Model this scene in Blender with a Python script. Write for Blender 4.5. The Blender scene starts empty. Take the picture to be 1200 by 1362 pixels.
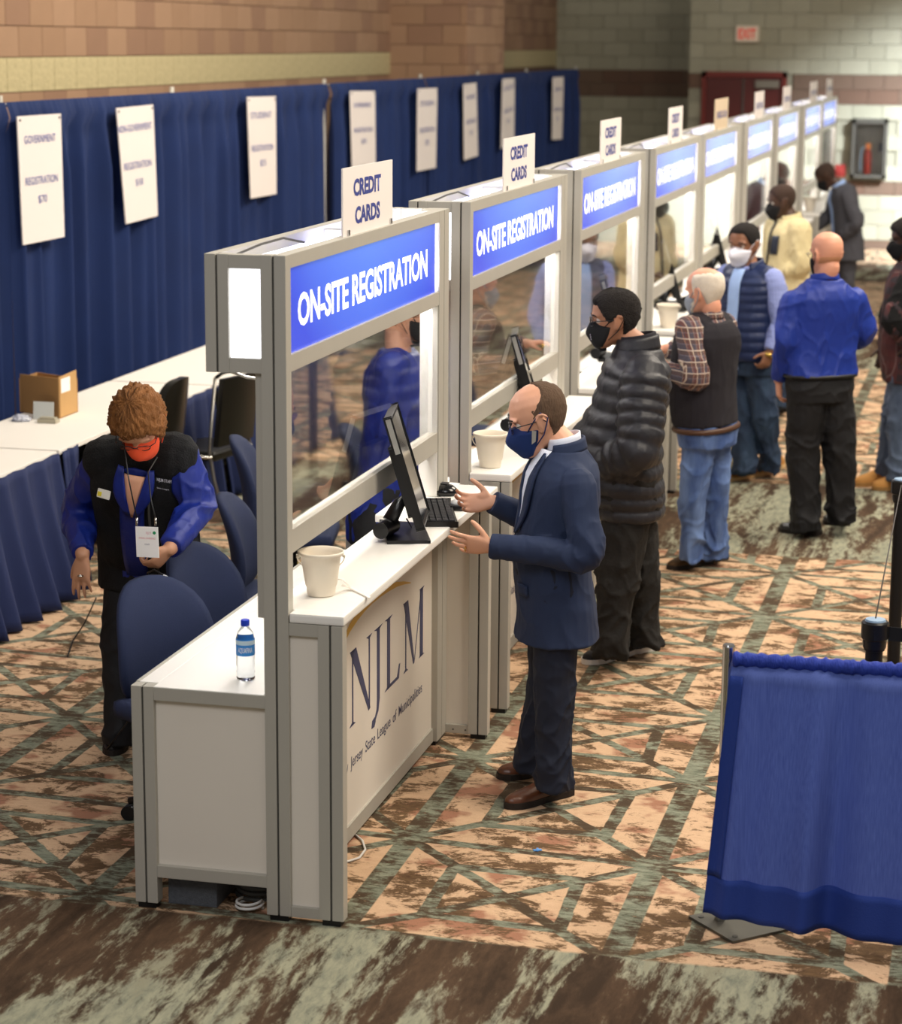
import bpy, bmesh, math, random
import numpy as np
from mathutils import Vector, Matrix, noise as mnoise
random.seed(7)
PI = math.pi
scene = bpy.context.scene
COL = scene.collection

# ---------------------------------------------------------------- camera
F_PX, YAW, PITCH, ROLL = 3016.15, -0.2396, 0.2053, 0.0065
CAM = Vector((2.2294, -6.8845, 2.9230))
_fw = Vector((math.sin(YAW)*math.cos(PITCH), math.cos(YAW)*math.cos(PITCH), -math.sin(PITCH)))
_r = Vector((math.cos(YAW), -math.sin(YAW), 0)); _u = _r.cross(_fw)
_c, _s = math.cos(ROLL), math.sin(ROLL)
RIGHT = _c*_r + _s*_u; UP = -_s*_r + _c*_u
cam_data = bpy.data.cameras.new('camera'); cam = bpy.data.objects.new('camera', cam_data); COL.objects.link(cam)
cam.matrix_world = Matrix(((RIGHT.x, UP.x, -_fw.x, CAM.x), (RIGHT.y, UP.y, -_fw.y, CAM.y), (RIGHT.z, UP.z, -_fw.z, CAM.z), (0, 0, 0, 1)))
cam_data.sensor_fit = 'HORIZONTAL'; cam_data.sensor_width = 36.0; cam_data.lens = 36.0*F_PX/1200.0
cam_data.clip_start = 0.1; cam_data.clip_end = 200
cam_data.dof.use_dof = True; cam_data.dof.focus_distance = 8.7; cam_data.dof.aperture_fstop = 3.6
scene.camera = cam

def at(px, py, axis, val):
    """the world point on the plane <axis>=val that the photograph shows at (px, py)"""
    d = _fw + RIGHT*((px-600)/F_PX) - UP*((py-681)/F_PX)
    t = (val-CAM[axis])/d[axis]
    return CAM + d*t
def aty(px, py, y): return at(px, py, 1, y)

# ---------------------------------------------------------------- world, lights, exposure
world = bpy.data.worlds.new('hall_air'); scene.world = world; world.use_nodes = True
world.node_tree.nodes['Background'].inputs[0].default_value = (1.0, 0.94, 0.86, 1)
world.node_tree.nodes['Background'].inputs[1].default_value = 0.26
def area(name, loc, size, power, color, target=None, sy=None, spread=180):
    l = bpy.data.lights.new(name, 'AREA'); l.energy = power; l.color = color
    l.shape = 'RECTANGLE'; l.size = size; l.size_y = sy or size; l.spread = math.radians(spread)
    o = bpy.data.objects.new(name, l); COL.objects.link(o); o.location = loc
    d = (Vector(target)-Vector(loc)) if target else Vector((0, 0, -1))
    o.rotation_euler = d.to_track_quat('-Z', 'Y').to_euler(); return o
WARM = (1.0, 0.89, 0.74); COOL = (0.86, 0.93, 1.0)
area('ceiling_lamp_front', (4.5, 1.0, 7.5), 3.0, 590, WARM, (1.0, 3.0, 0))
area('ceiling_lamp_middle', (4.0, 8.0, 7.5), 3.0, 640, WARM, (1.0, 8.0, 0))
area('ceiling_lamp_far', (4.0, 15.0, 7.5), 3.0, 470, (1.0, 0.90, 0.76), (1.2, 14.0, 0))
area('ceiling_lamp_left', (-2.5, 10.0, 7.5), 2.5, 300, WARM, (-3.5, 9.0, 0))
area('ceiling_lamp_end', (3.2, 23.0, 4.4), .6, 360, COOL, (1.6, 26.5, .2), spread=75)
area('ceiling_lamp_behind', (0.5, -7.0, 7.5), 3.0, 260, (0.95, 0.96, 1.0), (0.0, 2.0, 0.8))
scene.view_settings.view_transform = 'Standard'; scene.view_settings.look = 'None'
scene.view_settings.exposure = 0.0; scene.view_settings.gamma = 1.0; scene.view_settings.use_curve_mapping = False

# ---------------------------------------------------------------- materials
def lin(c):
    if isinstance(c, str):
        c = [int(c[i:i+2], 16)/255 for i in (0, 2, 4)]
    return tuple((v/12.92 if v <= .04045 else ((v+.055)/1.055)**2.4) for v in c)+(1.0,)
MATS = {}
def mat(name, col, rough=.6, metal=0, var=0.0, vscale=8, bump=0.0, bscale=60, emit=None, es=0, trans=0, ior=1.45, sheen=0, spec=None, alpha=1, stretch=(1, 1, 1)):
    if name in MATS: return MATS[name]
    m = bpy.data.materials.new(name); m.use_nodes = True; nt = m.node_tree; b = nt.nodes['Principled BSDF']
    c = lin(col); b.inputs['Base Color'].default_value = c
    b.inputs['Roughness'].default_value = rough; b.inputs['Metallic'].default_value = metal
    if spec is not None: b.inputs['Specular IOR Level'].default_value = spec
    b.inputs['Transmission Weight'].default_value = trans; b.inputs['IOR'].default_value = ior
    if sheen: b.inputs['Sheen Weight'].default_value = sheen
    if alpha < 1: b.inputs['Alpha'].default_value = alpha
    if emit: b.inputs['Emission Color'].default_value = lin(emit); b.inputs['Emission Strength'].default_value = es
    if var or bump:
        tc = nt.nodes.new('ShaderNodeTexCoord'); mp = nt.nodes.new('ShaderNodeMapping'); mp.inputs['Scale'].default_value = stretch
        nt.links.new(tc.outputs['Object'], mp.inputs['Vector'])
    if var:
        n = nt.nodes.new('ShaderNodeTexNoise'); n.inputs['Scale'].default_value = vscale; n.inputs['Detail'].default_value = 4
        nt.links.new(mp.outputs[0], n.inputs['Vector'])
        mx = nt.nodes.new('ShaderNodeMix'); mx.data_type = 'RGBA'
        mx.inputs[6].default_value = tuple(max(0, v*(1-var)) for v in c[:3])+(1,); mx.inputs[7].default_value = tuple(min(1, v*(1+var)) for v in c[:3])+(1,)
        nt.links.new(n.outputs['Fac'], mx.inputs[0]); nt.links.new(mx.outputs[2], b.inputs['Base Color'])
    if bump:
        n2 = nt.nodes.new('ShaderNodeTexNoise'); n2.inputs['Scale'].default_value = bscale; n2.inputs['Detail'].default_value = 3
        nt.links.new(mp.outputs[0], n2.inputs['Vector'])
        bp = nt.nodes.new('ShaderNodeBump'); bp.inputs['Strength'].default_value = bump; bp.inputs['Distance'].default_value = 0.01
        nt.links.new(n2.outputs['Fac'], bp.inputs['Height']); nt.links.new(bp.outputs[0], b.inputs['Normal'])
    MATS[name] = m; return m

# ---------------------------------------------------------------- mesh builder
class MB:
    def __init__(s): s.bm = bmesh.new()
    def box(s, x0, x1, y0, y1, z0, z1, bev=0.0, M=None):
        ret = bmesh.ops.create_cube(s.bm, size=1)['verts']
        for v in ret:
            v.co = Vector(((x0+x1)/2+v.co.x*(x1-x0), (y0+y1)/2+v.co.y*(y1-y0), (z0+z1)/2+v.co.z*(z1-z0)))
        if M is not None:
            for v in ret: v.co = M @ v.co
        if bev:
            ed = list({e for v in ret for e in v.link_edges})
            bmesh.ops.bevel(s.bm, geom=ed, offset=bev, segments=2, affect='EDGES', profile=.7)
        return s
    def prism(s, pts, n, off):
        """polygon pts (world Vectors) extruded by vector off"""
        a = [s.bm.verts.new(Vector(p)) for p in pts]; b = [s.bm.verts.new(Vector(p)+Vector(off)) for p in pts]
        f1 = s.bm.faces.new(a); f2 = s.bm.faces.new(b[::-1])
        for i in range(len(a)):
            j = (i+1) % len(a); s.bm.faces.new((a[j], a[i], b[i], b[j]))
        bmesh.ops.recalc_face_normals(s.bm, faces=s.bm.faces[:])
        return s
    def tube(s, path, r, seg=10, cap=True, sx=1.0):
        path = [Vector(p) for p in path]; n = len(path); rs = r if hasattr(r, '__len__') else [r]*n
        rings = []; up = None
        for i, p in enumerate(path):
            t = (path[min(i+1, n-1)]-path[max(i-1, 0)]).normalized()
            if up is None:
                a = Vector((0, 0, 1)) if abs(t.z) < .9 else Vector((1, 0, 0))
                up = (a-t*a.dot(t)).normalized()
            else:
                up = (up-t*up.dot(t)).normalized()
            q = t.cross(up)
            rings.append([s.bm.verts.new(p+(up*math.cos(k*2*PI/seg)+q*math.sin(k*2*PI/seg)*sx)*rs[i]) for k in range(seg)])
        for a, b in zip(rings, rings[1:]):
            for k in range(seg): s.bm.faces.new((a[k], a[(k+1) % seg], b[(k+1) % seg], b[k]))
        if cap: s.bm.faces.new(rings[0][::-1]); s.bm.faces.new(rings[-1])
        return s
    def lathe(s, prof, seg=24, M=None, sx=1, sy=1):
        rings = []
        for (r, z) in prof:
            if r < 1e-6: rings.append([s.bm.verts.new(Vector((0, 0, z)))])
            else: rings.append([s.bm.verts.new(Vector((r*math.cos(k*2*PI/seg)*sx, r*math.sin(k*2*PI/seg)*sy, z))) for k in range(seg)])
        for a, b in zip(rings, rings[1:]):
            for k in range(seg):
                if len(a) == 1 and len(b) == 1: continue
                if len(a) == 1: s.bm.faces.new((a[0], b[(k+1) % seg], b[k])) if False else s.bm.faces.new((a[0], b[k], b[(k+1) % seg]))
                elif len(b) == 1: s.bm.faces.new((a[k], a[(k+1) % seg], b[0]))
                else: s.bm.faces.new((a[k], a[(k+1) % seg], b[(k+1) % seg], b[k]))
        if M is not None:
            for rg in rings:
                for v in rg: v.co = M @ v.co
        return s
    def grid(s, fn, nu, nv):
        """fn(u,v)->point ; closed sheet"""
        vs = [[s.bm.verts.new(Vector(fn(i/nu, j/nv))) for j in range(nv+1)] for i in range(nu+1)]
        for i in range(nu):
            for j in range(nv): s.bm.faces.new((vs[i][j], vs[i+1][j], vs[i+1][j+1], vs[i][j+1]))
        return s
    def solid_grid(s, fn, nu, nv, thick):
        """a sheet with real thickness: fn -> (point, normal)"""
        A = [[None]*(nv+1) for _ in range(nu+1)]; B = [[None]*(nv+1) for _ in range(nu+1)]
        for i in range(nu+1):
            for j in range(nv+1):
                p, n = fn(i/nu, j/nv); p = Vector(p); n = Vector(n)
                A[i][j] = s.bm.verts.new(p+n*thick/2); B[i][j] = s.bm.verts.new(p-n*thick/2)
        for i in range(nu):
            for j in range(nv):
                s.bm.faces.new((A[i][j], A[i+1][j], A[i+1][j+1], A[i][j+1]))
                s.bm.faces.new((B[i][j], B[i][j+1], B[i+1][j+1], B[i+1][j]))
        for i in range(nu):
            s.bm.faces.new((A[i][0], B[i][0], B[i+1][0], A[i+1][0])); s.bm.faces.new((A[i][nv], A[i+1][nv], B[i+1][nv], B[i][nv]))
        for j in range(nv):
            s.bm.faces.new((A[0][j], A[0][j+1], B[0][j+1], B[0][j])); s.bm.faces.new((A[nu][j], B[nu][j], B[nu][j+1], A[nu][j+1]))
        return s
    def mesh(s, name, smooth=False):
        bmesh.ops.recalc_face_normals(s.bm, faces=s.bm.faces[:])
        me = bpy.data.meshes.new(name); s.bm.to_mesh(me); s.bm.free()
        if smooth:
            me.polygons.foreach_set('use_smooth', [True]*len(me.polygons))
        return me
    def build(s, name, m, parent=None, smooth=False, angle=None):
        me = s.mesh(name, smooth or angle is not None)
        o = link(name, me, m, parent)
        if angle is not None: me.set_sharp_from_angle(angle=math.radians(angle))
        return o
def world_of(o):
    w = Matrix.LocRotScale(o.location, o.rotation_euler, o.scale)
    return world_of(o.parent) @ o.matrix_parent_inverse @ w if o.parent else w
def link(name, me, m, parent=None):
    o = bpy.data.objects.new(name, me); COL.objects.link(o)
    if m is not None and not me.materials: me.materials.append(m)
    if parent is not None:
        o.parent = parent
        if WORLDSPACE[0]: o.matrix_parent_inverse = world_of(parent).inverted()
    return o
WORLDSPACE = [False]
def tag(o, label=None, cat=None, group=None, kind=None):
    if label: o['label'] = label
    if cat: o['category'] = cat
    if group: o['group'] = group
    if kind: o['kind'] = kind
    return o
def thing(name, label, cat, loc=(0, 0, 0), rz=0, group=None):
    o = bpy.data.objects.new(name, None); COL.objects.link(o); o.location = loc; o.rotation_euler = (0, 0, rz)
    o.empty_display_size = .1
    return tag(o, label, cat, group)
def copy_tree(o, parent=None):
    c = o.copy(); COL.objects.link(c)
    if parent is not None: c.parent = parent
    for ch in o.children: copy_tree(ch, c)
    return c
def text_mesh(body, bold=0.0, spacing=1.0, shear=0.0):
    cu = bpy.data.curves.new('t', 'FONT'); cu.body = body; cu.offset = bold; cu.space_character = spacing; cu.align_x = 'LEFT'; cu.shear = shear
    cu.resolution_u = 3; cu.extrude = 0.0
    o = bpy.data.objects.new('t', cu); COL.objects.link(o)
    dg = bpy.context.evaluated_depsgraph_get(); dg.update()
    me = bpy.data.meshes.new_from_object(o.evaluated_get(dg)); bpy.data.objects.remove(o)
    return me
def fit_text(name, body, m, O, U, V, w, h, parent=None, bold=0.0, lift=0.0008, spacing=1.0, me=None):
    """lettering of exact width w and height h: lower left corner O, reading along U, upright along V"""
    me = text_mesh(body, bold, spacing) if me is None else me
    co = np.empty(len(me.vertices)*3); me.vertices.foreach_get('co', co); co = co.reshape(-1, 3)
    lo, hi = co.min(0), co.max(0)
    U = Vector(U).normalized(); V = Vector(V).normalized(); N = U.cross(V); O = Vector(O)
    for v in me.vertices:
        a = (v.co.x-lo[0])/(hi[0]-lo[0])*w; b = (v.co.y-lo[1])/(hi[1]-lo[1])*h
        v.co = O+U*a+V*b+N*lift
    me.name = name; me.materials.clear()
    return link(name, me, m, parent)
# ================================================================ materials in use
ALU = mat('aluminium_profile', 'B4B0A6', .45, .12, var=.06, vscale=5, bump=.05, bscale=90, stretch=(1, 1, .2))
GAP = mat('profile_groove', '4A4843', .8)
WHITEP = mat('white_laminate', 'F3F0EA', .35, var=.02, vscale=3)
CREAM = mat('cream_panel', 'E4DCD0', .5, var=.03, vscale=3)
SIGNW = mat('sign_board_white', 'EAE2DE', .7)
INK = mat('navy_ink', '33408F', .6)
NAVYD = mat('navy_curtain', '10285A', .85, var=.2, vscale=3, bump=.15, bscale=400, stretch=(1, 1, 1))
NAVYS = mat('navy_skirt', '17244E', .85, var=.1, vscale=3, bump=.15, bscale=300)
BLACKP = mat('black_plastic', '141416', .35)
BLACKM = mat('black_powder_metal', '121214', .5, .3)
CHROME = mat('chrome', 'C8C8C8', .15, 1)

# ================================================================ floor: patterned carpet
def carpet():
    m = bpy.data.materials.new('patterned_carpet'); m.use_nodes = True; nt = m.node_tree; N = nt.nodes; L = nt.links
    b = N['Principled BSDF']; b.inputs['Roughness'].default_value = .95; b.inputs['Specular IOR Level'].default_value = .15
    def nd(t, **k):
        n = N.new(t)
        for a, v in k.items(): setattr(n, a, v)
        return n
    def val(v):
        n = nd('ShaderNodeValue'); n.outputs[0].default_value = v; return n.outputs[0]
    def mth(op, a, bb=None, c=None, clamp=False):
        n = nd('ShaderNodeMath', operation=op); n.use_clamp = clamp
        for i, x in enumerate((a, bb, c)):
            if x is None: continue
            if isinstance(x, (int, float)): n.inputs[i].default_value = x
            else: L.new(x, n.inputs[i])
        return n.outputs[0]
    def noise(vec, scale, detail=4, rough=.55, dist=0, d='3D'):
        n = nd('ShaderNodeTexNoise'); n.inputs['Scale'].default_value = scale; n.inputs['Detail'].default_value = detail
        n.inputs['Roughness'].default_value = rough; n.inputs['Distortion'].default_value = dist; L.new(vec, n.inputs['Vector']); return n.outputs['Fac']
    def mapping(vec, loc=(0, 0, 0), rot=(0, 0, 0), sc=(1, 1, 1)):
        n = nd('ShaderNodeMapping'); n.inputs['Location'].default_value = loc; n.inputs['Rotation'].default_value = rot; n.inputs['Scale'].default_value = sc
        L.new(vec, n.inputs['Vector']); return n.outputs[0]
    def mix(f, a, bb):
        n = nd('ShaderNodeMix', data_type='RGBA')
        if isinstance(f, (int, float)): n.inputs[0].default_value = f
        else: L.new(f, n.inputs[0])
        for i, x in ((6, a), (7, bb)):
            if isinstance(x, (tuple, str)): n.inputs[i].default_value = lin(x) if isinstance(x, str) else x
            else: L.new(x, n.inputs[i])
        return n.outputs[2]
    def step(x, a, w): return mth('MULTIPLY_ADD', x, 1/w, -a/w+.5, True)
    tc = nd('ShaderNodeTexCoord'); pos = tc.outputs['Object']
    sp = nd('ShaderNodeSeparateXYZ'); L.new(pos, sp.inputs[0]); X, Y = sp.outputs[0], sp.outputs[1]
    W_, H_ = .925, 1.89
    x1 = mth('SUBTRACT', X, .18)
    yy = mth('ADD', mth('MULTIPLY', x1, .065), Y)
    uu = mth('MULTIPLY', mth('FRACT', mth('DIVIDE', x1, W_)), W_)
    vv = mth('MULTIPLY', mth('FRACT', mth('DIVIDE', yy, H_)), H_)
    cmb = nd('ShaderNodeCombineXYZ'); L.new(uu, cmb.inputs[0]); L.new(vv, cmb.inputs[1])
    wob = nd('ShaderNodeVectorMath', operation='ADD'); L.new(cmb.outputs[0], wob.inputs[0])
    wn = noise(pos, 9, 2); w1 = mth('MULTIPLY_ADD', wn, .016, -.008)
    cw = nd('ShaderNodeCombineXYZ'); L.new(w1, cw.inputs[0]); L.new(w1, cw.inputs[1]); L.new(cw.outputs[0], wob.inputs[1])
    P = wob.outputs[0]
    g = bpy.data.node_groups.new('band', 'ShaderNodeTree')
    for nm in ('P', 'A', 'D'): g.interface.new_socket(name=nm, in_out='INPUT', socket_type='NodeSocketVector')
    g.interface.new_socket(name='Len', in_out='INPUT', socket_type='NodeSocketFloat')
    g.interface.new_socket(name='Prev', in_out='INPUT', socket_type='NodeSocketFloat')
    g.interface.new_socket(name='Out', in_out='OUTPUT', socket_type='NodeSocketFloat')
    gi = g.nodes.new('NodeGroupInput'); go = g.nodes.new('NodeGroupOutput')
    s1 = g.nodes.new('ShaderNodeVectorMath'); s1.operation = 'SUBTRACT'; g.links.new(gi.outputs['P'], s1.inputs[0]); g.links.new(gi.outputs['A'], s1.inputs[1])
    d1 = g.nodes.new('ShaderNodeVectorMath'); d1.operation = 'DOT_PRODUCT'; g.links.new(s1.outputs[0], d1.inputs[0]); g.links.new(gi.outputs['D'], d1.inputs[1])
    c1 = g.nodes.new('ShaderNodeClamp'); g.links.new(d1.outputs['Value'], c1.inputs[0]); g.links.new(gi.outputs['Len'], c1.inputs[2])
    sc = g.nodes.new('ShaderNodeVectorMath'); sc.operation = 'SCALE'; g.links.new(gi.outputs['D'], sc.inputs[0]); g.links.new(c1.outputs[0], sc.inputs['Scale'])
    ds = g.nodes.new('ShaderNodeVectorMath'); ds.operation = 'DISTANCE'; g.links.new(s1.outputs[0], ds.inputs[0]); g.links.new(sc.outputs[0], ds.inputs[1])
    mn = g.nodes.new('ShaderNodeMath'); mn.operation = 'MINIMUM'; g.links.new(ds.outputs['Value'], mn.inputs[0]); g.links.new(gi.outputs['Prev'], mn.inputs[1])
    g.links.new(mn.outputs[0], go.inputs[0])
    Wd, Hd = W_, H_; m_ = .90
    pt = dict(a=(0, 0), b=(Wd, 0), c=(0, m_), d=(Wd, m_), e=(0, Hd), f=(Wd, Hd), C=(.235, .20), B=(.23, .675), A=(.71, .205), N=(.69, .69),
              b2=(.70, 1.165), L=(.24, 1.13), M=(.71, 1.68), K=(.24, 1.65))
    segs = ['cb', 'BC', 'Cd', 'aC', 'BN', 'NA', 'AC', 'cd', 'ed', 'cf', ('b2', 'M'), ('b2', 'L'), 'MK', 'LK', 'ab', 'ef']
    prev = val(9.0)
    for s in segs:
        A_, B_ = pt[s[0]], pt[s[1]]; dx, dy = B_[0]-A_[0], B_[1]-A_[1]; ln = math.hypot(dx, dy)
        n = nd('ShaderNodeGroup'); n.node_tree = g; L.new(P, n.inputs['P'])
        n.inputs['A'].default_value = (A_[0], A_[1], 0); n.inputs['D'].default_value = (dx/ln, dy/ln, 0); n.inputs['Len'].default_value = ln
        L.new(prev, n.inputs['Prev']); prev = n.outputs[0]
    band = mth('SUBTRACT', 1.0, step(prev, .026, .004))
    ed = mth('MINIMUM', uu, mth('SUBTRACT', W_, uu)); wide = mth('SUBTRACT', 1.0, step(ed, .045, .005))
    band = mth('MAXIMUM', band, wide)
    # mottling, brushed across the aisle
    mo = noise(mapping(pos, sc=(.75, 1, 1)), 6.4, 12, .76, .5)
    mo2 = noise(mapping(pos, (3, 1, 0), (0, 0, .12), (.38, 1, 1)), 34, 6, .75, .3)
    mo3 = noise(mapping(pos, (7, 2, 0)), 1.9, 3)
    fib = noise(pos, 260, 2, .6)
    mm = mth('ADD', mth('ADD', mo, mth('MULTIPLY_ADD', mo2, .34, -.17)), mth('MULTIPLY_ADD', mo3, .22, -.11))
    brown = step(mm, .524, .06)
    tan = mix(step(mo2, .5, .35), 'C6A485', 'D6B594')
    tan = mix(mth('MULTIPLY', step(mth('ADD', noise(mapping(pos, (1, 5, 0)), 3.6, 3), mth('MULTIPLY_ADD', mo2, .2, -.1)), .585, .07), .8), tan, '935E4A')
    cells = mix(brown, tan, mix(step(mo2, .5, .25), '4E3A29', '70583F'))
    teal = mix(step(mo2, .5, .2), '666B5C', '8E917E')
    bandc = mix(step(mth('ADD', noise(mapping(pos, (9, 9, 0)), 6.0, 6, .65), mth('MULTIPLY_ADD', mo2, .55, -.275)), .50, .12), mix(mo2, '3C3025', '5E4E3C'), teal)
    band = mth('MULTIPLY', band, step(mth('ADD', mo2, mth('MULTIPLY_ADD', mo, .6, -.3)), .30, .10))
    net = mix(band, cells, bandc)
    # the brushed stripes that cross the aisle
    sw = mapping(pos, (0, 0, 0), (0, 0, -1.05), (1.0, .22, 1))
    s_a = noise(sw, 2.9, 10, .66, .8); s_b = noise(mapping(pos, (5, 0, 0), (0, 0, -.9), (1, .3, 1)), 26, 7, .75, .3)
    s_c = noise(mapping(pos, (2, 8, 0), (0, 0, -1.2), (1, .12, 1)), 5.5, 8, .65, .5)
    sm = mth('ADD', mth('ADD', s_a, mth('MULTIPLY_ADD', s_c, .5, -.25)), mth('MULTIPLY_ADD', s_b, .45, -.225))
    br = mix(step(mth('ADD', s_c, mth('MULTIPLY_ADD', s_b, .5, -.25)), .5, .3), '3A2D22', '5F4A39')
    gr = mix(step(s_b, .48, .22), '777A6C', '9B9A84')
    swc = mix(step(sm, .525, .09), br, gr)
    swc = mix(mth('MULTIPLY', step(mth('ADD', s_c, mth('MULTIPLY_ADD', s_b, .2, -.1)), .615, .04), .75), swc, '8E8B76')
    ya = mth('ADD', Y, mth('MULTIPLY_ADD', noise(pos, 3, 4), .05, -.025))
    def between(a, bb): return mth('MULTIPLY', step(ya, a, .02), mth('SUBTRACT', 1.0, step(ya, bb, .02)))
    msk = mth('SUBTRACT', 1.0, step(ya, -.01, .02))
    for a, bb in ((6.05, 8.25), (14.0, 16.2), (21.8, 24.2)): msk = mth('MAXIMUM', msk, between(a, bb))
    col = mix(msk, net, swc)
    hs = nd('ShaderNodeHueSaturation'); L.new(col, hs.inputs['Color']); L.new(mth('MULTIPLY_ADD', fib, .5, .72), hs.inputs['Value'])
    L.new(hs.outputs[0], b.inputs['Base Color'])
    bp = nd('ShaderNodeBump'); bp.inputs['Strength'].default_value = .5; bp.inputs['Distance'].default_value = .004
    L.new(fib, bp.inputs['Height']); L.new(bp.outputs[0], b.inputs['Normal'])
    return m
mb = MB(); mb.box(-7, 9, -9, 31, -.1, 0)
fl = mb.build('floor', carpet()); tag(fl, kind='structure')

# ================================================================ walls of concrete block
MORTAR_B = mat('brown_mortar', '7A614B', .9); MORTAR_G = mat('grey_mortar', '8F8C7B', .9)
BRN = [mat('brown_block_%s' % k, c, .85, var=.1, vscale=3, bump=.35, bscale=70) for k, c in (('light', 'A08066'), ('middle', '9A7A60'), ('dark', '90705A'))]
CRM = mat('cream_split_face_block', 'BBAE86', .9, var=.22, vscale=24, bump=.8, bscale=40)
GRY = [mat('grey_block_%s' % k, c, .85, var=.08, vscale=3, bump=.4, bscale=50) for k, c in (('light', 'A29F8C'), ('middle', '9B9885'))]
PUR = [mat('purple_brown_block_%s' % k, c, .85, var=.08, vscale=3, bump=.3, bscale=50) for k, c in (('light', '6A5648'), ('middle', '674F41'))]
def block_mesh(L_, H_, m, rough=0.0):
    mb = MB(); mb.box(0, L_, -.012, .08, 0, H_, bev=.004)
    me = mb.mesh('block'); me.materials.append(m); return me
def wall_blocks(name, mort, O, U, Nn, length, rows, bl=.43, gap=.006, z0=0.0, thick=.3, zb=-.1, zt=None, holes=()):
    """rows: list of (height, materials). O = lower corner of the face, U along, Nn outward normal"""
    O = Vector(O); U = Vector(U); Nn = Vector(Nn); top = z0+sum(h for h, _ in rows)
    w = MB(); a = O+Nn*-.0; p0 = a; p1 = a+U*length
    pts = [Vector((p0.x, p0.y, zb)), Vector((p1.x, p1.y, zb)), Vector((p1.x, p1.y, top)), Vector((p0.x, p0.y, top))]
    w.prism([p-Nn*.012 for p in pts], 0, -Nn*thick)
    wall = w.build(name, mort); tag(wall, kind='structure')
    cache = {}; z = z0; Rm = Matrix((U, -Nn, Vector((0, 0, 1)))).transposed().to_4x4()
    for ri, (h, ms) in enumerate(rows):
        x = -(ri % 2)*bl/2
        while x < length-.02:
            a_, b_ = max(x, 0), min(x+bl, length)
            cx, cz = (a_+b_)/2, z+h/2
            if b_-a_ > .05 and not any(h0 < cx < h1 and k0 < cz < k1 for h0, h1, k0, k1 in holes):
                m = ms[random.randrange(len(ms))]; key = (round(b_-a_, 3), h, m.name)
                if key not in cache: cache[key] = block_mesh(b_-a_-gap, h-gap, m)
                o = bpy.data.objects.new('block', cache[key]); COL.objects.link(o); o.parent = wall
                o.matrix_local = Matrix.Translation(O+U*(a_+gap/2)+Vector((0, 0, z+gap/2-O.z))+Vector((0, 0, O.z))) @ Rm
            x += bl
        z += h
    return wall
C = .2285
rowsL = [(.25, [CRM])]+[(C, BRN)]*3
# left wall: brown block, one cream course (z 2.52-2.78), the rest of it hidden behind the drape
w1 = MB(); w1.box(-5.3, -5.012, -9, 5.6, 2.29, 4.2); w1.box(-5.3, -5.012, -9, 30, -.1, 2.30); o = w1.build('wall_left_base', MORTAR_B); tag(o, kind='structure')
wall_blocks('wall_left', MORTAR_B, (-5, 5.6, 0), (0, 1, 0), (1, 0, 0), 14.0, [(.22, BRN), (.255, [CRM])]+[(C, BRN)]*4, z0=2.30, zb=2.3)
wall_blocks('wall_left_far', MORTAR_B, (-5, 21.4, 0), (0, 1, 0), (1, 0, 0), 8.4, [(.22, PUR), (.255, [CRM])]+[(C, BRN)]*4, z0=2.30, zb=0)
wall_blocks('wall_pillar_front', MORTAR_B, (-5.0, 19.5, 0), (1, 0, 0), (0, -1, 0), .93, [(C, BRN)]*6, z0=2.18, zb=0, thick=.15)
wall_blocks('wall_pillar_side', MORTAR_B, (-4.07, 19.5, 0), (0, 1, 0), (1, 0, 0), 2.0, [(C, BRN)]*6, z0=2.18, zb=0, thick=.15)
rowsB = [(.13, PUR)]+[(.2133, GRY)]*3+[(.2, PUR)]+[(.2160, GRY)]*5+[(.21, PUR)]*2+[(.2133, GRY)]*8
wall_blocks('wall_back_left', MORTAR_G, (-5.3, 29.6, 0), (1, 0, 0), (0, -1, 0), 3.4, [(.2, GRY)]*5+[(.21, GRY)]*5+[(.21, PUR)]*2+[(.2133, GRY)]*8, zb=-.1)
wall_blocks('wall_back_right', MORTAR_G, (-2.41, 26.5, 0), (1, 0, 0), (0, -1, 0), 3.6, rowsB, zb=-.1, holes=((.2, 1.42, -1, 2.5), (2.36, 2.86, 1.02, 1.85)))
wb = MB(); wb.box(1.25, 9, 26.51, 26.8, -.1, 4.2); tag(wb.build('wall_back_side', GRY[0]), kind='structure')
# red door
RED = mat('maroon_door_paint', '4F140F', .45, var=.06, vscale=2)
REDF = mat('maroon_frame_paint', '6B1F17', .5)
W0, W1 = -2.21, -.99
mb = MB(); mb.box(W0+.06, W1-.06, 26.46, 26.5, .01, 2.42, bev=.004); d = mb.build('door_1', RED); tag(d, kind='structure')
mb = MB(); mb.box(W0, W0+.06, 26.42, 26.55, 0, 2.5); mb.box(W1-.06, W1, 26.42, 26.55, 0, 2.5); mb.box(W0, W1, 26.42, 26.55, 2.42, 2.5)
mb.build('door_frame', REDF, d)
mb = MB(); mb.box(-1.62, -1.60, 26.44, 26.46, .02, 2.4); mb.build('door_seam', GAP, d)
mb = MB(); mb.box(-1.44, -1.10, 26.40, 26.46, 2.27, 2.38, bev=.01); mb.build('door_closer', mat('grey_closer', '7d776c', .4, .5), d)
mb = MB(); mb.box(-1.56, -1.12, 26.40, 26.46, .95, 1.02, bev=.01); mb.build('push_bar', CHROME, d)
# exit sign
ex = thing('exit_sign', 'white exit sign with red letters high on the grey block wall', 'exit sign', (-1.58, 26.4, 3.03))
WORLDSPACE[0] = True
mb = MB(); mb.box(-1.74, -1.41, 26.40, 26.49, 2.92, 3.15, bev=.008); mb.build('housing', mat('exit_white', 'E2D2BE', .5), ex)
fit_text('lettering', 'EXIT', mat('exit_red', 'B8281C', .5, emit='B8281C', es=.6), (-1.70, 26.398, 2.965), (1, 0, 0), (0, 0, 1), .25, .14, ex, bold=.02, lift=.004)
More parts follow.
